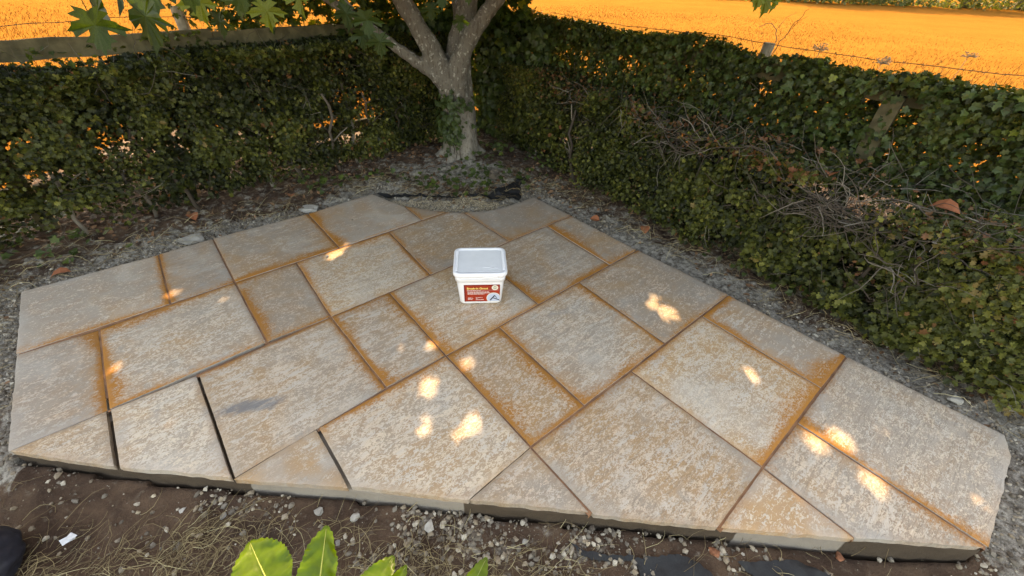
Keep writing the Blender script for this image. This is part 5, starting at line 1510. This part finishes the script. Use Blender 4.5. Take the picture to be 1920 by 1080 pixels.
# a bare stick lying against the left hedge and one lone branch
def stick(label, pts, r0, r1, name='stick'):
    mb = MB(); c = smooth_curve(pts, 12); c += rng.normal(0, .004, c.shape); mb.add(*tube(c, np.linspace(r0, r1, 12), 6))
    q = c[5]; mb.add(*tube([q, q + np.array([.05, .02, .07]), q + np.array([.09, .0, .10])], [r0 * .5, r0 * .4, r1 * .5], 5))
    meta(obj(name, mb.mesh(name, M_TWIG, True)), label, 'stick')
stick('forked grey stick leaning out of the left hedge foot near the tree', [(-1.62, 3.36, .01), (-1.72, 3.42, .10), (-1.84, 3.48, .20), (-1.95, 3.56, .27)], .014, .007)
stick('bent grey stick standing right of the trunk', [(.10, 4.02, 0), (.11, 4.02, .10), (.15, 4.03, .19), (.24, 4.04, .27)], .014, .008)
stick('pale dry runner trailing over the lower right hedge', [(1.78, 1.88, .42), (1.90, 1.74, .38), (2.05, 1.60, .37), (2.30, 1.38, .30)], .0035, .002, 'runner')

# ------------------------------------------------------------------ black membrane scraps
def sheet(name, label, outline, z0, seed, tuck=0.0):
    """crumpled scrap of cloth with thickness"""
    o2 = np.array(outline)
    ring = []
    for i in range(len(o2)):
        a, b = o2[i], o2[(i + 1) % len(o2)]; k = max(1, int(np.linalg.norm(b - a) / .012))
        for j in range(k): ring.append(a + (b - a) * j / k + rng.normal(0, .0022, 2))
    ring = np.array(ring); n = len(ring)
    lo, hi = ring.min(0), ring.max(0)
    gx, gy = np.meshgrid(np.arange(lo[0], hi[0], .014), np.arange(lo[1], hi[1], .014))
    g = np.stack([gx.ravel(), gy.ravel()], 1); g = g[inside(ring, g)]
    res = geometry.delaunay_2d_cdt([Vector(p) for p in np.concatenate([ring, g])], [], [list(range(n))], 1, 1e-5)
    pv = np.array([tuple(v) for v in res[0]]); T = np.array([list(f) for f in res[2]])
    z = np.maximum(ground_z(pv[:, 0], pv[:, 1]), -0.14) + z0 + (fbm(pv[:, 0] * 14, pv[:, 1] * 14, seed, 3) - .5) * .03 + .012
    V = np.column_stack([pv, z]); V2 = V - np.array([0, 0, .0015]); m = len(V)
    me = mesh_data(name, np.concatenate([V, V2]), np.concatenate([T, T[:, ::-1] + m]), M_MEMB, True)
    meta(obj(name, me), label, 'membrane')
sheet('membrane_scrap', 'black weed membrane scrap folded in the soil by the brick fragment', [(.455, .548), (.60, .562), (.665, .548), (.70, .520), (.735, .40), (.50, .38)], .004, 171)
sheet('membrane_scrap', 'black weed membrane scrap at the lower right, pointed to the left', [(.80, .545), (.90, .555), (1.02, .562), (1.12, .53), (1.16, .40), (.90, .47)], .004, 172)
sheet('membrane_scrap', 'thin black strip of weed membrane below the dark mortar edge', [(.235, .590), (.30, .560), (.37, .553), (.46, .555), (.455, .544), (.36, .537), (.31, .535), (.28, .548)], .003, 173)
sheet('membrane_edge', 'torn black membrane edge running behind the scooped patio edge', [(-1.14, 3.06), (-1.0, 3.035), (-.8, 3.045), (-.6, 3.052), (-.4, 3.07), (-.22, 3.10), (-.12, 3.20), (-.02, 3.32), (.06, 3.43), (.08, 3.41), (.03, 3.28), (.05, 3.14), (.03, 3.05), (-.04, 3.07), (-.12, 3.03), (-.3, 3.055), (-.6, 3.035), (-.8, 3.02), (-1.02, 3.0)], .008, 174)

# ------------------------------------------------------------------ navy bag corner at lower left, clear scrap
def bag():
    bm = bmesh.new(); bmesh.ops.create_icosphere(bm, subdivisions=5, radius=1.0)
    V = np.array([v.co[:] for v in bm.verts]); T = np.array([[v.index for v in f.verts] for f in bm.faces]); bm.free()
    f = 1 + .20 * (fbm(V[:, 0] * 1.6 + V[:, 2], V[:, 1] * 1.6 + V[:, 2] * .7, 181, 3) - .5) + .16 * np.abs(fbm(V[:, 0] * 3 + 5, V[:, 1] * 2 + V[:, 2] * 3, 183, 3) - .5)
    V = V * f[:, None] * np.array([.10, .13, .085]); V[:, 2] = np.maximum(V[:, 2], -.06)
    me = mesh_data('dark_bag', V, T, M_BAG, True)
    o = obj('dark_bag', me, None, (-1.63, .42, -.045), .5)
    meta(o, 'crumpled dark navy fabric bag at the lower left corner on straw', 'bag')
bag()
mb = MB(); mb.add(*box((0, 0, 0), (.030, .020, .006), .4, None, .003)); mb.add(*box((.010, .004, .006), (.014, .018, .005), .9, None, .002))
o = obj('clear_scrap', mb.mesh('clear_scrap', M_CLEAR), None, (-1.452, .528, -.080)); o.rotation_euler = (.4, .2, .5)
meta(o, 'small clear plastic scrap lying on the straw', 'plastic scrap')

# ------------------------------------------------------------------ lime shrub below the camera
def shrub_leaf_mesh(seed, w, L, curl, cup):
    r = np.random.default_rng(seed)
    nu, nv = 17, 64
    V = []
    for j in range(nv):
        t = j / (nv - 1)
        prof = (math.sin(PI * min(1, t ** 0.95)) ** 0.62) if 0 < t < 1 else 0.02
        hw = w / 2 * max(prof, .03)
        tooth = 1 + (.022 if (j // 2) % 2 else -.012) * (0 < j < nv - 1)
        for i in range(nu):
            s = (i / (nu - 1)) * 2 - 1
            x = s * hw * (tooth if abs(s) > .95 else 1)
            y = L * t + (abs(s) ** 2) * L * .010 * (1 if (j // 2) % 2 else -.5)
            z = cup * abs(s) ** 1.4 * hw - curl * L * (t - .15) ** 2 - .05 * hw * math.exp(-(s / .08) ** 2) + .035 * w * math.sin(t * 22 + abs(s) * 3) * abs(s) - .0011 * max(0.0, math.cos((t * 8.5 - abs(s) * 1.5) * 2 * PI)) ** 5 * (1 - abs(s)) ** .5
            V.append((x, y, z))
    V = np.array(V); idx = np.arange(nu * nv).reshape(nv, nu)
    Q = np.stack([idx[:-1, :-1], idx[:-1, 1:], idx[1:, 1:], idx[1:, :-1]], -1).reshape(-1, 4)
    tv, tt, tq = tube([(0, -.04, -.008), (0, 0, 0), (0, L * .5, -curl * L * .12 - .0015), (0, L * .97, -curl * L * .67)], [.0028, .0022, .0014, .0005], 5, False)
    return mesh_data('leaf', V, Q, M_SHRUB, True, {'rnd': np.full(len(V), r.random())}), mesh_data('midrib', tv, tq, M_STEM, True)
shrub = empty('lime_shrub', (-.28, .12, -.1))
meta(shrub, 'shrub with bright lime green serrated leaves at the lower edge of the frame', 'shrub')
sb = np.array([-.28, .12, -.1])
def put_leaf(base, tip, width, nrm, seed, curl=.15, cup=.25):
    base = np.array(base, float); tip = np.array(tip, float); d = tip - base; L = np.linalg.norm(d); y = d / L
    n = np.array(nrm, float); n = n - y * (n @ y); n /= np.linalg.norm(n); x = np.cross(y, n)
    lm, rm = shrub_leaf_mesh(seed, width, L, curl, cup)
    o = bpy.data.objects.new('leaf', lm); link(o, shrub); obj('midrib', rm, o)
    o.matrix_local = Matrix.Translation(Vector(base - sb)) @ Matrix((x, y, n)).transposed().to_4x4()
    mbs = MB(); s0 = np.array([sb[0] + rng.uniform(-.03, .03), sb[1], -.12]); mid = (s0 + base) / 2 + np.array([0, -.03, .05])
    c = smooth_curve([s0, mid, base], 10); mbs.add(*tube(c, np.linspace(.005, .0028, 10), 6))
    q = obj('stem', mbs.mesh('stem', M_STEM, True), shrub); q.location = tuple(-sb)
put_leaf((-.385, .215, .585), (-.475, .300, .625), .098, (.15, -.25, 1), 1, .25, .2)
put_leaf((-.318, .195, .575), (-.327, .318, .655), .074, (-.15, -.75, .8), 2, .05, .28)
put_leaf((-.285, .195, .50), (-.222, .312, .54), .066, (.1, -.2, 1), 3, .35, .25)
put_leaf((-.255, .205, .49), (-.185, .295, .525), .045, (.5, -.2, .8), 4, .3, .4)
put_leaf((-.10, .200, .46), (-.028, .325, .512), .052, (.1, -.6, .9), 5, .1, .25)
put_leaf((-.36, .12, .54), (-.50, .10, .57), .07, (0, 0, 1), 6, .3, .2)
put_leaf((-.22, .08, .52), (-.12, .03, .55), .07, (0, 0, 1), 7, .3, .2)

# ------------------------------------------------------------------ dried weeds and bramble shoots above the hedges
def weed(label, x, y, zt, kind):
    w = empty('dried_weed', (x, y, -.22)); meta(w, label, 'dried weed')
    mb = MB(); c = smooth_curve([(0, 0, 0), (.02, 0, (zt + .22) * .5), (.06 * (kind == 0), 0, zt + .22)], 10); mb.add(*tube(c, np.linspace(.004, .002, 10), 4, False))
    obj('stem', mb.mesh('stem', M_SEED), w)
    mb = MB(); top = c[-1]
    for i in range(26 if kind == 0 else 40):
        d = rng.normal(0, 1, 3); d[2] = abs(d[2]) * (.35 if kind == 0 else 1); d /= np.linalg.norm(d)
        e = top + d * (.045 if kind == 0 else .055) * rng.uniform(.5, 1)
        mb.add(*tube([top, e], [.0012, .0010], 3, False))
        rv, rt = ROCKS[i % 5]; mb.add(rv * rng.uniform(.010, .016) + e, rt)
    obj('seed_head', mb.mesh('seed_head', M_SEED), w)
weed('dried umbel seed head standing above the right hedge against the field', 2.66, 2.92, 1.13, 0)
weed('fluffy dried thistle head above the right fence against the field', 2.08, 3.35, 1.08, 1)
weed('small dried weed top beside the umbel above the right fence', 2.40, 3.15, 1.04, 1)
stick('thin arching bramble shoot above the right fence', [(1.70, 3.25, 1.0), (1.72, 3.28, 1.18), (1.66, 3.30, 1.24), (1.58, 3.30, 1.20)], .003, .0015, 'bramble_shoot')
stick('straight thin bramble shoot beside the round field post', [(1.78, 3.4, 1.0), (1.83, 3.42, 1.14), (1.90, 3.44, 1.24), (1.96, 3.46, 1.31)], .003, .0015, 'bramble_shoot')

# ------------------------------------------------------------------ far trees along the field edge
def far_tree(x, y, h, w, label, seed):
    r = np.random.default_rng(seed)
    t = empty('far_tree', (x, y, -.3)); meta(t, label, 'tree', 'trees along the far edge of the field')
    mb = MB(); pts = smooth_curve([(0, 0, 0), (r.normal(0, .15), 0, h * .3), (r.normal(0, .3), 0, h * .75)], 8); mb.add(*tube(pts, np.linspace(.26, .07, 8), 8))
    for k in range(5):
        a = r.uniform(0, 6.28); p = pts[3 + k % 4]; mb.add(*tube([p, p + np.array([math.cos(a), math.sin(a), .8]) * w * .25], [.10, .03], 5))
    obj('trunk', mb.mesh('trunk', M_FARTRUNK, True), t)
    n = 2300
    ncl = 34
    cc = np.column_stack([r.normal(0, w * .26, ncl), r.normal(0, w * .26, ncl), h * (.10 + .85 * r.random(ncl) ** .9)])
    cc[:, :2] *= (1.15 - .75 * (cc[:, 2] / h) ** 2)[:, None]
    P = cc[r.integers(0, ncl, n)] + r.normal(0, 1, (n, 3)) * np.array([.55, .55, .45]) * (w / 5)
    P[:, 2] = np.maximum(P[:, 2], .15)
    nr = r.normal(0, .8, (n, 3)) + np.array([0, 0, .6])
    V, F, q = scatter(HAW[0], HAW[1], P, frames(nr), r.uniform(.25, .5, n), np.clip(r.normal(.45, .25, n), 0, 1))
    obj('crown', mesh_data('crown', V, F, M_FARLEAF, False, {'rnd': q}), t)['kind'] = 'stuff'
far = [(23.2, 44.5, 6.5, 6.0, 'leftmost bushy tree at the far field edge, beside the hanging leaf'), (28.0, 44.5, 7.5, 6.5, 'second bushy tree from the left at the far field edge'), (33.0, 44.0, 6.8, 6.5, 'third tree from the left at the far field edge'), (37.8, 43.8, 8.0, 7.0, 'fourth tree from the left at the far field edge'), (43.0, 44.5, 7.5, 7.0, 'fifth tree from the left at the far field edge, right of centre'), (49.0, 46.0, 8.5, 7.5, 'sixth tree, next to the last at the far right field edge'), (55.5, 47.5, 8.0, 7.5, 'rightmost tree at the far field edge')]
for i, a in enumerate(far): far_tree(*a, 500 + i)
n = 5000
xx = rng.uniform(15, 62, n); yy = 43.0 + (xx - 28) * .09 + rng.normal(0, .9, n); zz = -.2 + np.abs(rng.normal(0, .55, n)) * (0.5 + fbm(xx * .5, yy * 0, 191))
V, F, q = scatter(HAW[0], HAW[1], np.column_stack([xx, yy, zz]), frames(rng.normal(0, .8, (n, 3)) + np.array([0, 0, .6])), rng.uniform(.15, .35, n), np.clip(rng.normal(.6, .25, n), 0, 1))
meta(obj('far_undergrowth', mesh_data('far_undergrowth', V, F, M_FARLEAF, False, {'rnd': q})), 'grey green undergrowth along the far field edge', 'undergrowth', None, 'stuff')
print('done', sum(len(o.data.polygons) for o in S.objects if o.type == 'MESH'))
